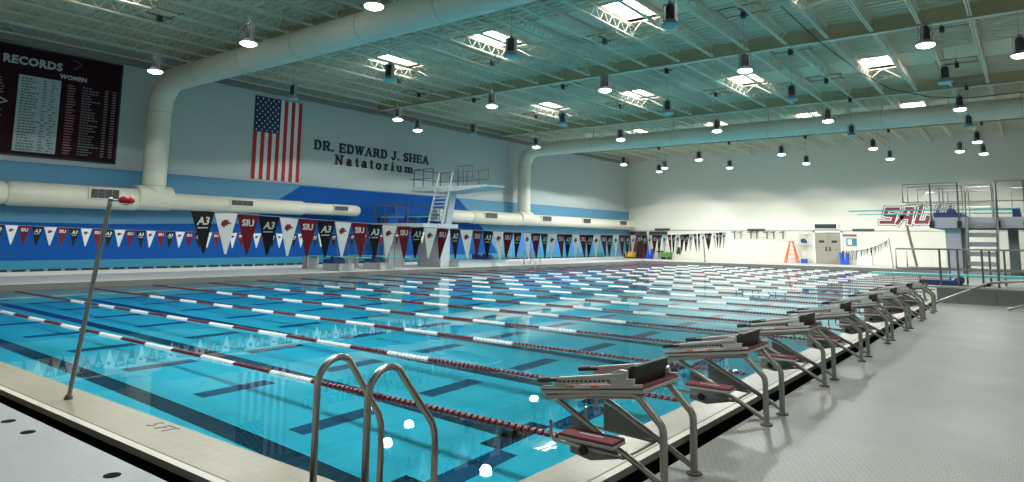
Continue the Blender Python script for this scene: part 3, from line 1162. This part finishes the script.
def make_block():
    t = thing('starting_block', 'x', 'starting block', (0, 0, 0), 0, 'starting blocks along the right pool edge')
    W = .245
    fr = MB()
    for s in (-1, 1):
        y = s * W
        p = [(0, y, 0), (0, y, .36)] + [Vector(q) for q in arc((-.10, y, .37), .10, 0, PI * .27, 5, EX, EZ)]
        p += [(-.16, y, .565)] + [Vector(q) for q in arc((-.215, y, .515), .075, PI * .28, PI * .52, 4, EX, EZ)]
        p += [(-.55, y, .545), (-.93, y, .475)]
        fr.tube(p, .026, 12)
    fr.tube([(-.90, -W, .485), (-.90, W, .485)], .02, 10)
    fr.tube([(-.30, -W, .583), (-.30, W, .583)], .02, 10)
    fr.build('frame', M_steel, t, smooth=True)
    for s in (-1, 1):
        MB().lathe([(.055, 0), (.055, .012), (.03, .02)], (0, s * W, 0), 'z', 14).build('foot', mat('foot_rust', (.14, .09, .06), .7), t)
    for s in (-1, 1):
        y = s * W
        MB().tube([(-.83, y, .47), (-.02, y, .055)], .021, 10).build('brace', M_steel, t, smooth=True)
    # support plates and the lower rail
    for s in (-1, 1):
        y = s * (W - .012)
        m_ = MB()
        m_.prism([(-.72, .385), (-.72, .175), (-.40, .175), (-.28, .19)], (0, y - .004, 0), EX, EZ, EY, .008)
        m_.build('gusset_plate', M_plate, t)
    m_ = MB()
    for s in (-1, 1):
        y = s * W
        m_.tube([(-.89, y, .32), (-.89, y, .215), (-.86, y, .185), (-.30, y, .165)], .013, 8)
    m_.tube([(-.30, -W, .165), (-.30, W, .165)], .013, 8)
    m_.build('backstroke_bar', M_steel, t, smooth=True)
    st = MB().box((-.68, -.46, .29), (-.26, -.285, .312)).build('step', M_sand, t, bevel=.006)
    MB().box((-.68, -.465, .272), (-.26, -.28, .29)).box((-.56, -.385, .312), (-.38, -.365, .3135)).box((-.52, -.40, .275), (-.42, -.22, .288)).build('step_tray', M_alu, st)
    g = MB().prism([(-.72, .185), (-.72, .125), (-.55, .10), (-.34, .15), (-.34, .185)], (0, -W - .006, 0), EX, EZ, EY, .01).build('bar_bracket', M_plate, t)
    MB().lathe([(.03, 0), (.035, .01), (.02, .03)], (-.60, -W - .035, .165), 'y', 14).build('bracket_knob', M_black, g)
    # platform, sloped down towards the water
    sl = math.radians(8.0)
    pt = bpy.data.objects.new('platform', None)

    def P(x, z):
        return (x, .655 + (x + .12) * math.tan(sl) + z)
    pl = MB()
    pl.prism([P(-.12, -.036), P(-.12, -.012), P(-.96, -.012), P(-.96, -.024), P(-.92, -.036)], (0, -.29, 0), EX, EZ, EY, .58)
    plat = pl.build('platform', M_alu, t, bevel=.004)
    bpy.data.objects.remove(pt)
    gp = MB()
    gp.prism([P(-.125, -.012), P(-.125, .0), P(-.95, .0), P(-.95, -.012)], (0, -.285, 0), EX, EZ, EY, .57)
    gp.build('grip_surface', M_sand, plat)
    # adjustable wedge carriage
    for s in (-1, 1):
        y = s * .283
        r = MB()
        r.prism([P(-.13, .0), P(-.13, .022), P(-.93, .022), P(-.97, .004), P(-.93, -.004)], (0, y - .012, 0), EX, EZ, EY, .024)
        r.prism([P(-.28, .045), P(-.28, .085), P(-.84, .072), P(-.84, .018)], (0, y - .006, 0), EX, EZ, EY, .012)
        r.prism([P(-.19, .02), P(-.19, .06), P(-.24, .06), P(-.24, .115), P(-.30, .125), P(-.36, .10), P(-.36, .02)], (0, y - .016, 0), EX, EZ, EY, .032)
        r.prism([P(-.26, .075), P(-.26, .10), P(-.86, .078), P(-.86, .060)], (0, y - .02, 0), EX, EZ, EY, .04)
        rail = r.build('side_rail', M_alu, t, bevel=.003)
        sp = MB()
        nrm = y + s * .006
        for q in range(13):
            x = -.34 - .036 * q
            sp.prism([P(x, .043), P(x, .056), P(x - .02, .055), P(x - .02, .042)], (0, nrm, 0), EX, EZ, (0, s, 0), .002)
        sp.build('rail_slots', M_black, rail)
        h = MB()
        a_, b_ = P(-.80, .068), P(-.975, .062)
        h.tube([(a_[0], y, a_[1]), (b_[0], y, b_[1])], .021, 10)
        h.build('handle', M_dark, rail, smooth=True)
        lb = MB()
        lb.prism([P(-.46, .006), P(-.46, .018), P(-.52, .018), P(-.52, .006)], (0, y + s * .012, 0), EX, EZ, (0, s, 0), .002, 0)
        lb.prism([P(-.66, .006), P(-.66, .018), P(-.73, .018), P(-.73, .006)], (0, y + s * .012, 0), EX, EZ, (0, s, 0), .002, 0)
        lb.prism([P(-.52, .006), P(-.52, .018), P(-.66, .018), P(-.66, .006)], (0, y + s * .012, 0), EX, EZ, (0, s, 0), .002, 1)
        lb.build('sticker', [M_orange, M_white], rail)
    k = MB()
    k.prism([P(-.205, .042), P(-.187, .136), P(-.22, .144), P(-.42, .025), P(-.25, .03)], (0, -.255, 0), EX, EZ, EY, .51)
    k.build('kick_plate', M_dark, t, bevel=.006)
    k = MB()
    k.prism([P(-.215, .0), P(-.215, .042), P(-.28, .04), P(-.28, .0)], (0, -.25, 0), EX, EZ, EY, .5)
    k.build('kick_plate_hinge', M_black, t)
    return t


blk = make_block()
index_kids()
BKL = ['nearest starting block, closest to the pool ladder, with maroon step showing', 'second starting block from the near pool corner', 'third starting block from the near pool corner',
       'fourth starting block from the near pool corner', 'fifth starting block from the near pool corner', 'sixth starting block from the near pool corner',
       'seventh starting block from the near pool corner', 'farthest starting block, last of the row beside the springboard plinth']
for k in range(8):
    o = blk if k == 0 else copy_tree(blk)
    o.location = (-2.0, 4.51 + LANE * k, 0)
    o['label'] = BKL[k]

# ---------------------------------------------------------------- pool ladder handrails (near)
t = thing('pool_ladder', 'stainless pool ladder with two arched handrails at the near pool edge', 'pool ladder', (0, 0, 0))
for X, ya, yb, zt in ((-3.98, 3.00, 3.60, .78), (-3.50, 3.04, 3.68, .765)):
    yr = .175
    p = [(X, ya, ZW - .02), (X, ya, zt - yr)] + arc((X, ya + yr, zt - yr), yr, PI, PI * .33, 10, EY, EZ)
    e = p[-1]
    p += [(X, yb - .035, .32), (X, yb - .008, .25), (X, yb, .17), (X, yb, -1.1)]
    MB().tube(p, .0245, 16).build('handrail', M_steel, t, smooth=True)
for q in range(3):
    MB().box((-3.98, 3.56, -.55 - .3 * q), (-3.50, 3.68, -.52 - .3 * q)).build('tread', M_steel, t)


# ---------------------------------------------------------------- diving structures
def rail_frame(mm, pts_list, r=.024):
    for pts in pts_list:
        mm.tube(pts, r, 8)


def springboard(label, loc, z, x_tip, x_back, yc, group, fx=None):
    t = thing('springboard', label, 'springboard', loc, 0, group)
    b = MB()
    b.prism([(x_back, -.02), (x_back, .03), (x_tip, .02), (x_tip, -.005)], (0, yc - .25, z), EX, EZ, EY, .50)
    b.build('board', M_spring, t, bevel=.004)
    xm = x_tip + (x_back - x_tip) * .55
    if fx is not None:
        xm = fx
    c = MB()
    c.box((xm - .5, yc - .35, z - .32), (xm + .35, yc + .35, z - .12))
    c.build('fulcrum_base', M_bluecov, t, bevel=.01)
    MB().lathe([(.10, -.33), (.15, -.30), (.15, .30), (.10, .33)], (xm + .1, yc, z - .10), 'y', 16).build('fulcrum_roller', M_bluecov, t, smooth=True)
    MB().box((x_back - .25, yc - .3, z - .32), (x_back, yc + .3, z - .02)).build('anchor', M_bluecov, t)
    return t


# right diving structure: low plinth, tower slab on piers, stair
PLZ = .42
t = thing('springboard_plinth', 'low dark grey block plinth at the end of the starting block row', 'plinth', (0, 0, 0))
MB().box((-2.25, 22.8, 0), (5, 38, PLZ)).build('body', M_plinth, t)
MB().box((-2.30, 22.75, PLZ), (5, 38, PLZ + .05)).build('cap', mat('plinth_cap', (.30, .30, .29), .6), t)

t = thing('diving_tower', 'pale grey raised diving platform behind the springboard plinth', 'diving tower', (0, 0, 0))
TZ = 2.72
MB().box((-3.25, 32.0, TZ - .42), (4, 37.2, TZ)).build('slab', M_lav, t)
for x0_, x1_ in ((-2.78, -2.25), (1.2, 1.9)):
    MB().box((x0_, 32.4, PLZ + .05), (x1_, 36.6, TZ - .42)).build('pier', M_lav, t)
MB().box((-.75, 33.0, PLZ + .05), (-.45, 36.4, TZ - .42)).build('pier', M_stair, t)
stv = MB()
ytop, ybot = 31.9, 29.6
for x in (-2.0, -1.05):
    stv.prism([(ybot, PLZ + .05), (ybot + .28, PLZ + .05), (ytop + .1, TZ - .02), (ytop - .18, TZ - .02)], (x, 0, 0), EY, EZ, EX, .07)
stv.build('stair_stringer', M_stair, t)
for q in range(6):
    f = (q + .7) / 6.4
    y_ = ybot + (ytop - ybot) * f
    z_ = PLZ + (TZ - PLZ) * f
    MB().box((-1.94, y_ - .05, z_ - .17), (-1.05, y_ + .30, z_)).build('stair_tread', mat('stair_tread_grey', (.27, .28, .30), .6), t)
gd = MB()
posts = [(-3.18, 31.95), (-2.25, 31.95), (-1.0, 31.95), (-.15, 31.95), (.8, 31.95)]
hz = TZ + 1.38
for x, y in posts:
    MB().bar((x, y, TZ - .38), (x, y, hz), .055, .055).build('front_post', M_pole, t)
for x in (-1.97, -1.02):
    gd.tube([(x, 29.8, PLZ + .9), (x, 31.9, TZ + .95), (x, 33.0, TZ + 1.2)], .02, 8)
gd.build('stair_rail', M_pole, t)
ft = MB()
for x, y in posts:
    MB().box((x - .075, y - .03, TZ - .42), (x + .075, y + .06, TZ - .15)).build('post_bracket', M_black, t)
gd = MB()
rail_frame(gd, [[(-4.15, 31.95, TZ + .62), (-4.15, 31.95, hz - .03), (-2.25, 31.95, hz)], [(-4.15, 31.95, TZ + .62), (-2.25, 31.95, TZ + .62)]])
rail_frame(gd, [[(-1.0, 31.95, hz), (1.2, 31.95, hz)], [(-2.25, 31.95, TZ + .62), (1.2, 31.95, TZ + .62)]])
for y, dx in ((33.4, 0.9), (34.9, 1.1), (37.15, 1.2)):
    rail_frame(gd, [[(-5.0 + dx - .05, y, TZ + .62), (-5.0 + dx - .05, y, hz - .03), (-1.2, y, hz)], [(-5 + dx - .05, y, TZ + .62), (-1.2, y, TZ + .62)]])
    for x in (-3.0, -2.2, -1.2):
        gd.tube([(x, y, TZ), (x, y, hz)], .024, 8)
rail_frame(gd, [[(-.6, 36.2, TZ), (-.6, 36.2, hz), (2.5, 36.2, hz)], [(0.3, 34, TZ), (.3, 34, hz), (.3, 37, hz)]])
gd.build('guard_rails', M_steel, t, smooth=True)
G3 = 'high springboards on the right diving platform'
t = springboard('upper aqua springboard on the right diving platform, nearer of the two', (0, 0, 0), 3.05, -6.35, -.3, 32.75, G3, -2.65)
t = springboard('upper aqua springboard on the right diving platform, farther of the two', (0, 0, 0), 3.05, -6.75, -.3, 36.75, G3, -2.6)
t = thing('low_springboard', 'low aqua springboard with guard rails in front of the grey diving platform', 'springboard', (0, 0, 0))
MB().prism([(1.6, -.05), (1.6, .02), (-4.0, .02), (-4.0, -.03)], (0, 23.35, .76), EX, EZ, EY, .5).build('board', M_spring, t, bevel=.004)
MB().box((-2.6, 23.2, PLZ + .055), (-1.7, 24.0, .60)).build('fulcrum_base', M_bluecov, t, bevel=.01)
MB().lathe([(.06, -.36), (.115, -.33), (.115, .33), (.06, .36)], (-1.75, 23.6, .60), 'y', 16).build('fulcrum_roller', M_bluecov, t, smooth=True)
MB().box((.2, 23.2, PLZ + .055), (1.0, 24.0, .60)).build('anchor', M_bluecov, t)
gd = MB()
for y in (23.0, 24.3):
    dx = .12 if y > 24 else 0
    rail_frame(gd, [[(-3.25 + dx, y, .93), (-3.25 + dx, y, 1.50), (2.5, y, 1.5)], [(-3.25 + dx, y, .93), (2.5, y, .93)]])
    for x in (-2.15, -1.72, -1.15, -.8, .1, .7):
        MB().tube([(x + dx, y, PLZ + .05 if x > -2.4 else 0.0), (x + dx, y, 1.5)], .028, 8).build('rail_post', M_pole, t, smooth=True)
gd.build('guard_rails', M_steel, t, smooth=True)
t = thing('pipe_frame', 'grey sloping pipe frame lying against the front of the springboard plinth', 'pipe frame', (0, 0, 0))
MB().tube([(-2.25, 21.6, .05), (-1.0, 22.55, .62), (-.25, 22.6, .70), (.6, 22.3, .5), (1.6, 21.8, .2)], .035, 10).build('front_pipe', M_steel, t, smooth=True)
MB().tube([(-.6, 21.2, .04), (.6, 21.4, .45), (1.4, 21.5, .6)], .03, 10).build('back_pipe', M_steel, t, smooth=True)
MB().lathe([(.08, 0), (.08, .08), (.04, .1)], (-1.05, 22.55, .52), 'z', 12).build('pipe_joint', M_black, t)

# left diving tower
t = thing('diving_tower', 'tall white diving platform tower in front of the blue left wall', 'diving tower', (0, 0, 0))
MB().prism([(-28.75, 0), (-26.9, 0), (-26.9, 2.2), (-28.65, 2.2)], (0, 28.35, 0), EX, EZ, EY, .75).build('pier', [M_conc], t)
MB().prism([(-26.9, 0), (-26.88, 0), (-26.88, 2.2), (-26.9, 2.2)], (0, 28.35, 0), EX, EZ, EY, .75).build('pier_pale_side', M_concl, t)  # thin paler skin over the pier's pool side
MB().prism([(-26.95, 2.2), (-26.6, 2.2), (-26.2, 4.32), (-26.6, 4.32)], (0, 28.35, 0), EX, EZ, EY, .5).build('column', M_concl, t)
MB().box((-28.6, 27.65, 4.32), (-26.6, 30.0, 4.58)).prism([(-26.6, 4.24), (-26.6, 4.58), (-23.4, 4.60), (-23.4, 4.50)], (0, 28.2, 0), EX, EZ, EY, 1.6).build('platform', M_concl, t)
for x in (-26.65, -25.6):
    MB().prism([(26.97, 2.44), (27.10, 2.44), (27.85, 5.35), (27.77, 5.35)], (x, 0, 0), EY, EZ, EX, .06).build('ladder_stringer', M_concl, t)
for q in range(10):
    f = (q + .5) / 10
    MB().box((-26.59, 26.98 + .56 * f, 2.5 + 2.05 * f), (-25.6, 27.24 + .56 * f, 2.54 + 2.05 * f)).build('ladder_tread', M_alu, t)
gd = MB()
zt, zm = 5.6, 5.05
rail_frame(gd, [[(-28.55, 27.7, zt), (-27.0, 27.7, zt)], [(-28.9, 27.7, zm), (-27.0, 27.7, zm)], [(-28.55, 29.95, zt), (-26.5, 29.95, zt), (-24.6, 29.75, zt), (-24.6, 29.75, zm), (-26.5, 29.95, zm), (-28.55, 29.95, zm)],
                [(-28.55, 27.7, zt), (-28.55, 29.95, zt)], [(-28.55, 27.7, zm), (-28.55, 29.95, zm)], [(-25.6, 28.25, zm), (-25.6, 28.25, zt + .1), (-24.5, 28.25, zt + .1), (-24.5, 28.25, zm), (-25.6, 28.25, zm)]], .024)
gd.build('guard_rails', M_pole, t, smooth=True)
for x, y in ((-28.55, 27.7), (-27.8, 27.7), (-27.0, 27.7), (-28.55, 29.95), (-27.8, 29.95), (-27.1, 29.95), (-26.4, 29.95), (-25.4, 29.82), (-25.6, 28.25), (-25.2, 28.25)):
    MB().tube([(x, y, 4.45), (x, y, zt)], .028, 8).build('rail_post', M_pole, t, smooth=True)
t = thing('diving_stage', 'middle-height diving stage with rails beside the tall white tower', 'diving stage', (0, 0, 0))
MB().box((-29.6, 25.5, 2.2), (-25.5, 28.25, 2.42)).build('slab', M_concl, t)
for x in (-29.2, -28.95):
    MB().box((x - .1, 26.2, 0), (x + .1, 27.4, 2.2)).build('pier', M_conc, t)
gd = MB()
for y in (25.6, 28.1):
    rail_frame(gd, [[(-29.5, y, 3.45), (-26.8, y, 3.45)], [(-29.5, y, 2.95), (-26.8, y, 2.95)]], .022)
    for x in (-29.5, -28.6, -27.7, -26.8):
        MB().tube([(x, y, 2.35), (x, y, 3.45)], .026, 8).build('rail_post', M_pole, t, smooth=True)
rail_frame(gd, [[(-29.5, 25.6, 3.45), (-29.5, 28.1, 3.45)], [(-29.5, 25.6, 2.95), (-29.5, 28.1, 2.95)]], .022)
gd.build('guard_rails', M_pole, t, smooth=True)
GL = 'springboards on the left side of the pool'
springboard('aqua springboard on the middle-height diving stage at the left wall', (0, 0, 0), 2.78, -24.8, -29.2, 26.1, GL)
for yc, lb in ((21.4, 'low springboard on left deck, nearest the camera of the low pair'), (24.0, 'low springboard on left deck, right beside the tower foot'), (32.4, 'low springboard on left deck beyond the tall white tower')):
    zo = .40 if yc > 30 else 0
    t = springboard(lb, (0, 0, zo), (.70 if zo else .66) - zo, -25.0, -27.5 if zo else -29.4, yc, GL, -26.9 if zo else None)
    if zo:
        continue
    MB().box((-27.8, yc - .45, .0), (-26.5, yc + .45, .34)).build('stand', M_conc, t)
    MB().box((-29.6, yc - .35, .0), (-29.2, yc + .35, .64)).build('stand', M_conc, t)
    gd = MB()
    for y in (yc - .55, yc + .55):
        rail_frame(gd, [[(-29, y, .02), (-29, y, 1.35), (-26.6, y, 1.35), (-26.6, y, .02)]], .02)
    gd.build('guard_rails', M_pole, t, smooth=True)
t = thing('low_plinth', 'low white plinth on the left pool edge beyond the tower', 'plinth', (0, 0, 0))
MB().box((-27.6, 29.2, 0), (-26.25, 33.6, .30)).build('body', M_concl, t)
MB().box((-27.65, 29.15, .30), (-26.2, 33.65, .36)).build('cap', M_ldeck, t)
t = thing('pool_ladder', 'far pool ladder with thin handrails at the left pool edge', 'pool ladder', (0, 0, 0))
for y in (36.4, 37.1):
    p = [(-26.9, y, 0), (-26.9, y, .75)] + arc((-26.7, y, .75), .2, PI, 0, 8, EX, EZ) + [(-26.0, y, .2), (-25.95, y, -.8)]
    MB().tube(p, .03, 8).build('handrail', M_steel, t, smooth=True)
for q in range(3):
    MB().box((-26.0, 36.4, -.5 - .25 * q), (-25.9, 37.1, -.47 - .25 * q)).build('tread', M_steel, t)
t = thing('guard_rail', 'thin grey guard rail on the left deck before the far ladder', 'guard rail', (0, 0, 0))
gd = MB()
rail_frame(gd, [[(-26.6, 33.9, 0), (-26.6, 33.9, .95), (-26.6, 36.0, .95), (-26.6, 36.0, 0)], [(-26.6, 33.9, .5), (-26.6, 36.0, .5)]], .022)
gd.build('rail', M_pole, t, smooth=True)

# ---------------------------------------------------------------- far wall fittings
YW = YF - .03


def frect(mm, x0, z0, x1, z1, d, mi=0, y=None):
    mm.box((x0, (YW if y is None else y) - d, z0), (x1, YW if y is None else y, z1), mi)


m = MB()
frect(m, -14.15, 0, -14.0, 2.62, .12)
frect(m, -12.1, 0, -11.95, 2.62, .12)
frect(m, -14.15, 2.5, -11.95, 2.62, .12)
dr = struct(m.build('door_1', M_white))
for x0_, x1_, xh in ((-14.0, -13.06, -13.2), (-13.04, -12.1, -12.9)):
    m = MB()
    frect(m, x0_, .02, x1_, 2.5, .06)
    lf = m.build('door_leaf', M_door, dr)
    m = MB()
    frect(m, (x0_ + x1_) / 2 - .2, 1.68, (x0_ + x1_) / 2 + .2, 1.86, .075)
    frect(m, xh - .05, 1.0, xh + .05, 1.35, .11)
    m.build('door_window', M_black, lf)
m = MB()
frect(m, -13.98, 2.82, -12.35, 3.17, .14)
t = tag(m.build('display_panel', M_black), 'black display panel mounted above the bronze double doors', 'display panel')
m = MB()
frect(m, -14.1, 2.78, -12.23, 2.82, .16)
frect(m, -14.1, 3.17, -12.23, 3.21, .16)
frect(m, -12.35, 2.78, -12.23, 3.21, .15)
frect(m, -14.1, 2.78, -13.98, 3.21, .15)
m.build('surround', M_white, t)
for (x0_, x1_, z0, z1), lb in zip([(-30.75, -30.0, 2.12, 2.52), (-29.9, -29.0, 2.12, 2.52), (-28.7, -26.9, 2.15, 2.52), (-28.1, -26.65, 2.62, 2.80), (-19.45, -18.0, 2.62, 2.76), (-11.2, -9.7, 2.62, 2.76)],
                                  ['long black panel at the left end of the far wall', 'black panel second from the left end of the far wall', 'wide black panel above the blue bin on the far wall',
                                   'thin dark wall unit above the wide black panel', 'thin dark wall unit in middle of the far wall', 'thin dark wall unit right of the double doors']):
    m = MB()
    frect(m, x0_, z0, x1_, z1, .12)
    o = tag(m.build('wall_panel', M_dark), lb, 'wall panel', 'dark panels on the far wall')
    MB().box((x0_ - .04, YW - .05, z0 - .04), (x1_ + .04, YW - .001, z1 + .04)).build('backing', M_ldeck, o)
m = MB()
for x in [-19.9 + i * .0 for i in range(0)]:
    pass
for q, x in enumerate((-20.5, -19.95, -19.1, -18.6, -17.75, -17.2, -16.45)):
    m = MB()
    m.box((x - .3, YW - .35, 2.46), (x + .02, YW - .3, 2.54))
    m.box((x - .02, YW - .36, 1.95), (x + .05, YW - .29, 2.5))
    m.box((x - .04, YW - .35, 2.5), (x + .06, YW, 2.56))
    tag(m.build('wall_hook', M_dark), 'small dark hook bracket on the far wall conduit left of orange ladder, one of seven', 'hook', 'hook brackets along far wall')
m = MB()
m.tube([(-30.9, YW - .03, 2.66), (-6, YW - .03, 2.66)], .02, 6)
tag(m.build('conduit', M_alu), 'thin grey conduit running along the far wall seam', 'conduit')
# orange step ladder
t = thing('step_ladder', 'orange folding step ladder standing open by the far wall', 'ladder', (-15.62, YW - 1.0, 0))
for nm, yo in (('front_frame', -.25), ('rear_frame', .25)):
    m = MB()
    for s in (-1, 1):
        m.bar((s * .52, yo * 1.2, 0), (s * .12, 0, 1.72), .10, .06)
    m.build(nm, M_orange, t)
m = MB()
for q in range(4):
    f = (q + 1) / 5
    hw = .52 - .42 * f
    MB().box((-hw, -.3 * (1 - f) - .04, 1.72 * f), (hw, -.3 * (1 - f) + .04, 1.72 * f + .03)).build('rung', M_orange, t)
MB().box((-.17, -.12, 1.70), (.17, .12, 1.78)).build('top_cap', M_orange, t)
# white rack with blue things
t = thing('equipment_rack', 'white wheeled tube rack between orange ladder and double doors', 'rack', (-14.62, YW - .6, 0))
m = MB()
for x in (-.4, .3):
    for y in (-.25, .25):
        m.bar((x, y, 0), (x, y, 2.5), .035, .035)
for z in (.45, 1.6, 2.5):
    m.box((-.4, -.25, z), (.3, .25, z + .025))
m.build('frame', M_alu, t)
o = MB().box((-14.98, YW - .8, 0), (-14.55, YW - .45, .36)).build('storage_tub', M_bin, None, bevel=.02)
o.data.transform(Matrix.Translation((0, 0, 0.0)))
tag(o, 'small blue tub on the floor under the white rack', 'tub')
m = MB()
for q in range(5):
    m.lathe([(.04, -.18), (.12, -.14), (.12, .14), (.04, .18)], (-14.85 + .11 * (q % 3), YW - .6, 1.75 + .11 * (q // 3)), 'y', 10)
tag(m.build('hose_bundle', M_bluecov), 'dark blue bundle sitting on the middle shelf of white rack', 'bundle')
# bin, posters
m = MB()
m.prism([(-.26, 0), (.26, 0), (.31, .86), (-.31, .86)], (-11.75, YW - .95, 0.0), EX, EZ, EY, .6)
t = m.build('bin', M_bin, None, bevel=.02)
tag(t, 'tall blue bin standing right of the double doors', 'bin')
MB().box((-12.08, YW - .97, .86), (-11.42, YW - .33, .93)).build('bin_lid', mat('bin_lid_dark', (.02, .05, .2), .5), t)
m = MB()
m.prism([(-.24, 0), (.24, 0), (.29, .85), (-.29, .85)], (-28.4, YW - .95, 0), EX, EZ, EY, .6)
t = tag(m.build('bin', M_bin, None, bevel=.02), 'blue bin below the wide black panel near the left corner', 'bin')
MB().box((-28.71, YW - .97, .85), (-28.09, YW - .33, .92)).build('bin_lid', MATS['bin_lid_dark'], t)
m = MB()
frect(m, -11.95, 2.18, -10.95, 2.36, .03)
tag(m.build('wall_sign', mat('sign_maroon', (.25, .10, .10), .5)), 'narrow maroon sign on far wall right of double doors', 'sign')
m = MB()
frect(m, -11.7, 1.45, -10.95, 2.05, .04, 0)
frect(m, -11.6, 1.55, -11.3, 1.95, .05, 1)
tag(m.build('notice_board', [mat('notice_teal', (.04, .22, .32), .5), M_white]), 'small teal notice board above the tall blue bin', 'notice board')
m = MB()
frect(m, -11.0, .0, -9.9, 1.0, .25, y=YW - .02)
tag(m.build('storage_cabinet', M_white, None, bevel=.02), 'low white cabinet right of the tall blue bin', 'cabinet')
# left corner clutter
t = thing('cleaning_cart', 'yellow mop bucket cart in the far left corner', 'cart', (-30.25, YW - .9, 0))
MB().prism([(-.35, .12), (.35, .12), (.45, .62), (-.45, .62)], (0, -.3, 0), EX, EZ, EY, .6).build('bucket', M_yellow, t)
MB().bar((.1, 0, .5), (.25, 0, 1.5), .04, .04).build('mop_handle', M_yellow, t)
for x in (-.3, .3):
    MB().lathe([(.06, -.3), (.06, .3)], (x, 0, .06), 'y', 10).build('wheel', M_black, t)
for (x0_, x1_, h_), lb in zip([(-30.6, -30.0, 1.95), (-29.25, -28.75, 1.95)], ['maroon padded mat leaning in far left corner behind yellow cart', 'dark maroon padded mat leaning on far wall beside the blue bin']):
    m = MB()
    m.prism([(YW - .50, 0), (YW - .30, 0), (YW - .02, h_), (YW - .22, h_)], (x0_, 0, 0), EY, EZ, EX, x1_ - x0_)
    tag(m.build('padded_mat', M_maroon, None, bevel=.02), lb, 'mat', 'padded mats leaning on the far wall')
m = MB()
m.prism([(YW - .46, 0), (YW - .30, 0), (YW - .02, 1.7), (YW - .18, 1.7)], (-29.9, 0, 0), EY, EZ, EX, .55)
tag(m.build('padded_mat', M_black, None, bevel=.02), 'black padded mat leaning on far wall right of yellow cart', 'mat', 'padded mats leaning on the far wall')
t = thing('garden_cart', 'small green cart on the far deck right of the blue bin', 'cart', (-26.45, YW - 1.2, 0))
MB().prism([(-.35, .2), (.4, .2), (.5, .65), (-.5, .65)], (0, -.3, 0), EX, EZ, EY, .6).build('tray', M_green, t)
for x in (-.28, .28):
    MB().lathe([(.12, -.32), (.12, .32)], (x, 0, .12), 'y', 12).build('wheel', M_black, t)
m = MB()
frect(m, -25.95, .5, -25.6, 1.1, .15)
tag(m.build('wall_box', M_dark), 'small dark box fixed low on far wall right of green cart', 'box')
t = thing('bench', 'small dark bench by the far wall between blue bin and green cart', 'bench', (-27.3, YW - .6, 0))
MB().box((-.3, -.2, .62), (.3, .2, .75)).build('seat', M_dark, t)
for x in (-.24, .24):
    MB().box((x - .03, -.15, 0), (x + .03, .15, .62)).build('leg', M_alu, t)

# team lettering on the far wall
t = thing('team_lettering', 'large slanted maroon SAL lettering on the far wall behind springboards', 'lettering', (0, 0, 0))
GL_ = {'S': [[(.98, 1), (.12, 1), (.12, .56), (.88, .46), (.88, 0), (-.02, 0)]],
       'A': [[(0, -.06), (.42, 1), (.80, 1), (.92, -.06)], [(.22, .36), (.86, .36)]],
       'L': [[(.12, 1.06), (.12, 0), (.86, 0), (.86, .34)]],
       'U': [[(.10, 1.06), (.10, 0), (.88, 0), (.88, 1.06)]]}
LW, LH, LZ, SHR = .86, 1.0, 3.30, .32
for q, (ch, x0_) in enumerate((('S', -9.15), ('A', -8.05), ('L', -6.92), ('U', -5.75))):
    lt = bpy.data.objects.new('letter', None)
    C.objects.link(lt)
    lt.parent = t
    for nm, wd, dp, mt in (('black_outline', .50, .02, M_black), ('white_outline', .40, .035, M_white), ('letter_face', .26, .05, M_maroon)):
        mm = MB()
        for pl in GL_[ch]:
            P_ = [Vector((px_ * LW + py_ * LH * SHR, py_ * LH)) for px_, py_ in pl]
            for i in range(len(P_) - 1):
                a_, b_ = P_[i], P_[i + 1]
                d_ = (b_ - a_).normalized()
                n_ = Vector((-d_.y, d_.x)) * wd / 2
                e_ = d_ * wd * .5
                qd = [a_ - e_ + n_, a_ - e_ - n_, b_ + e_ - n_, b_ + e_ + n_]
                mm.prism([(p.x, p.y) for p in qd], (x0_, YF - .001, LZ), EX, EZ, NY, dp + .001 * i + .0003 * q)
        mm.build(nm, mt, lt)

tot = len(bpy.data.objects)
print('objects', tot)
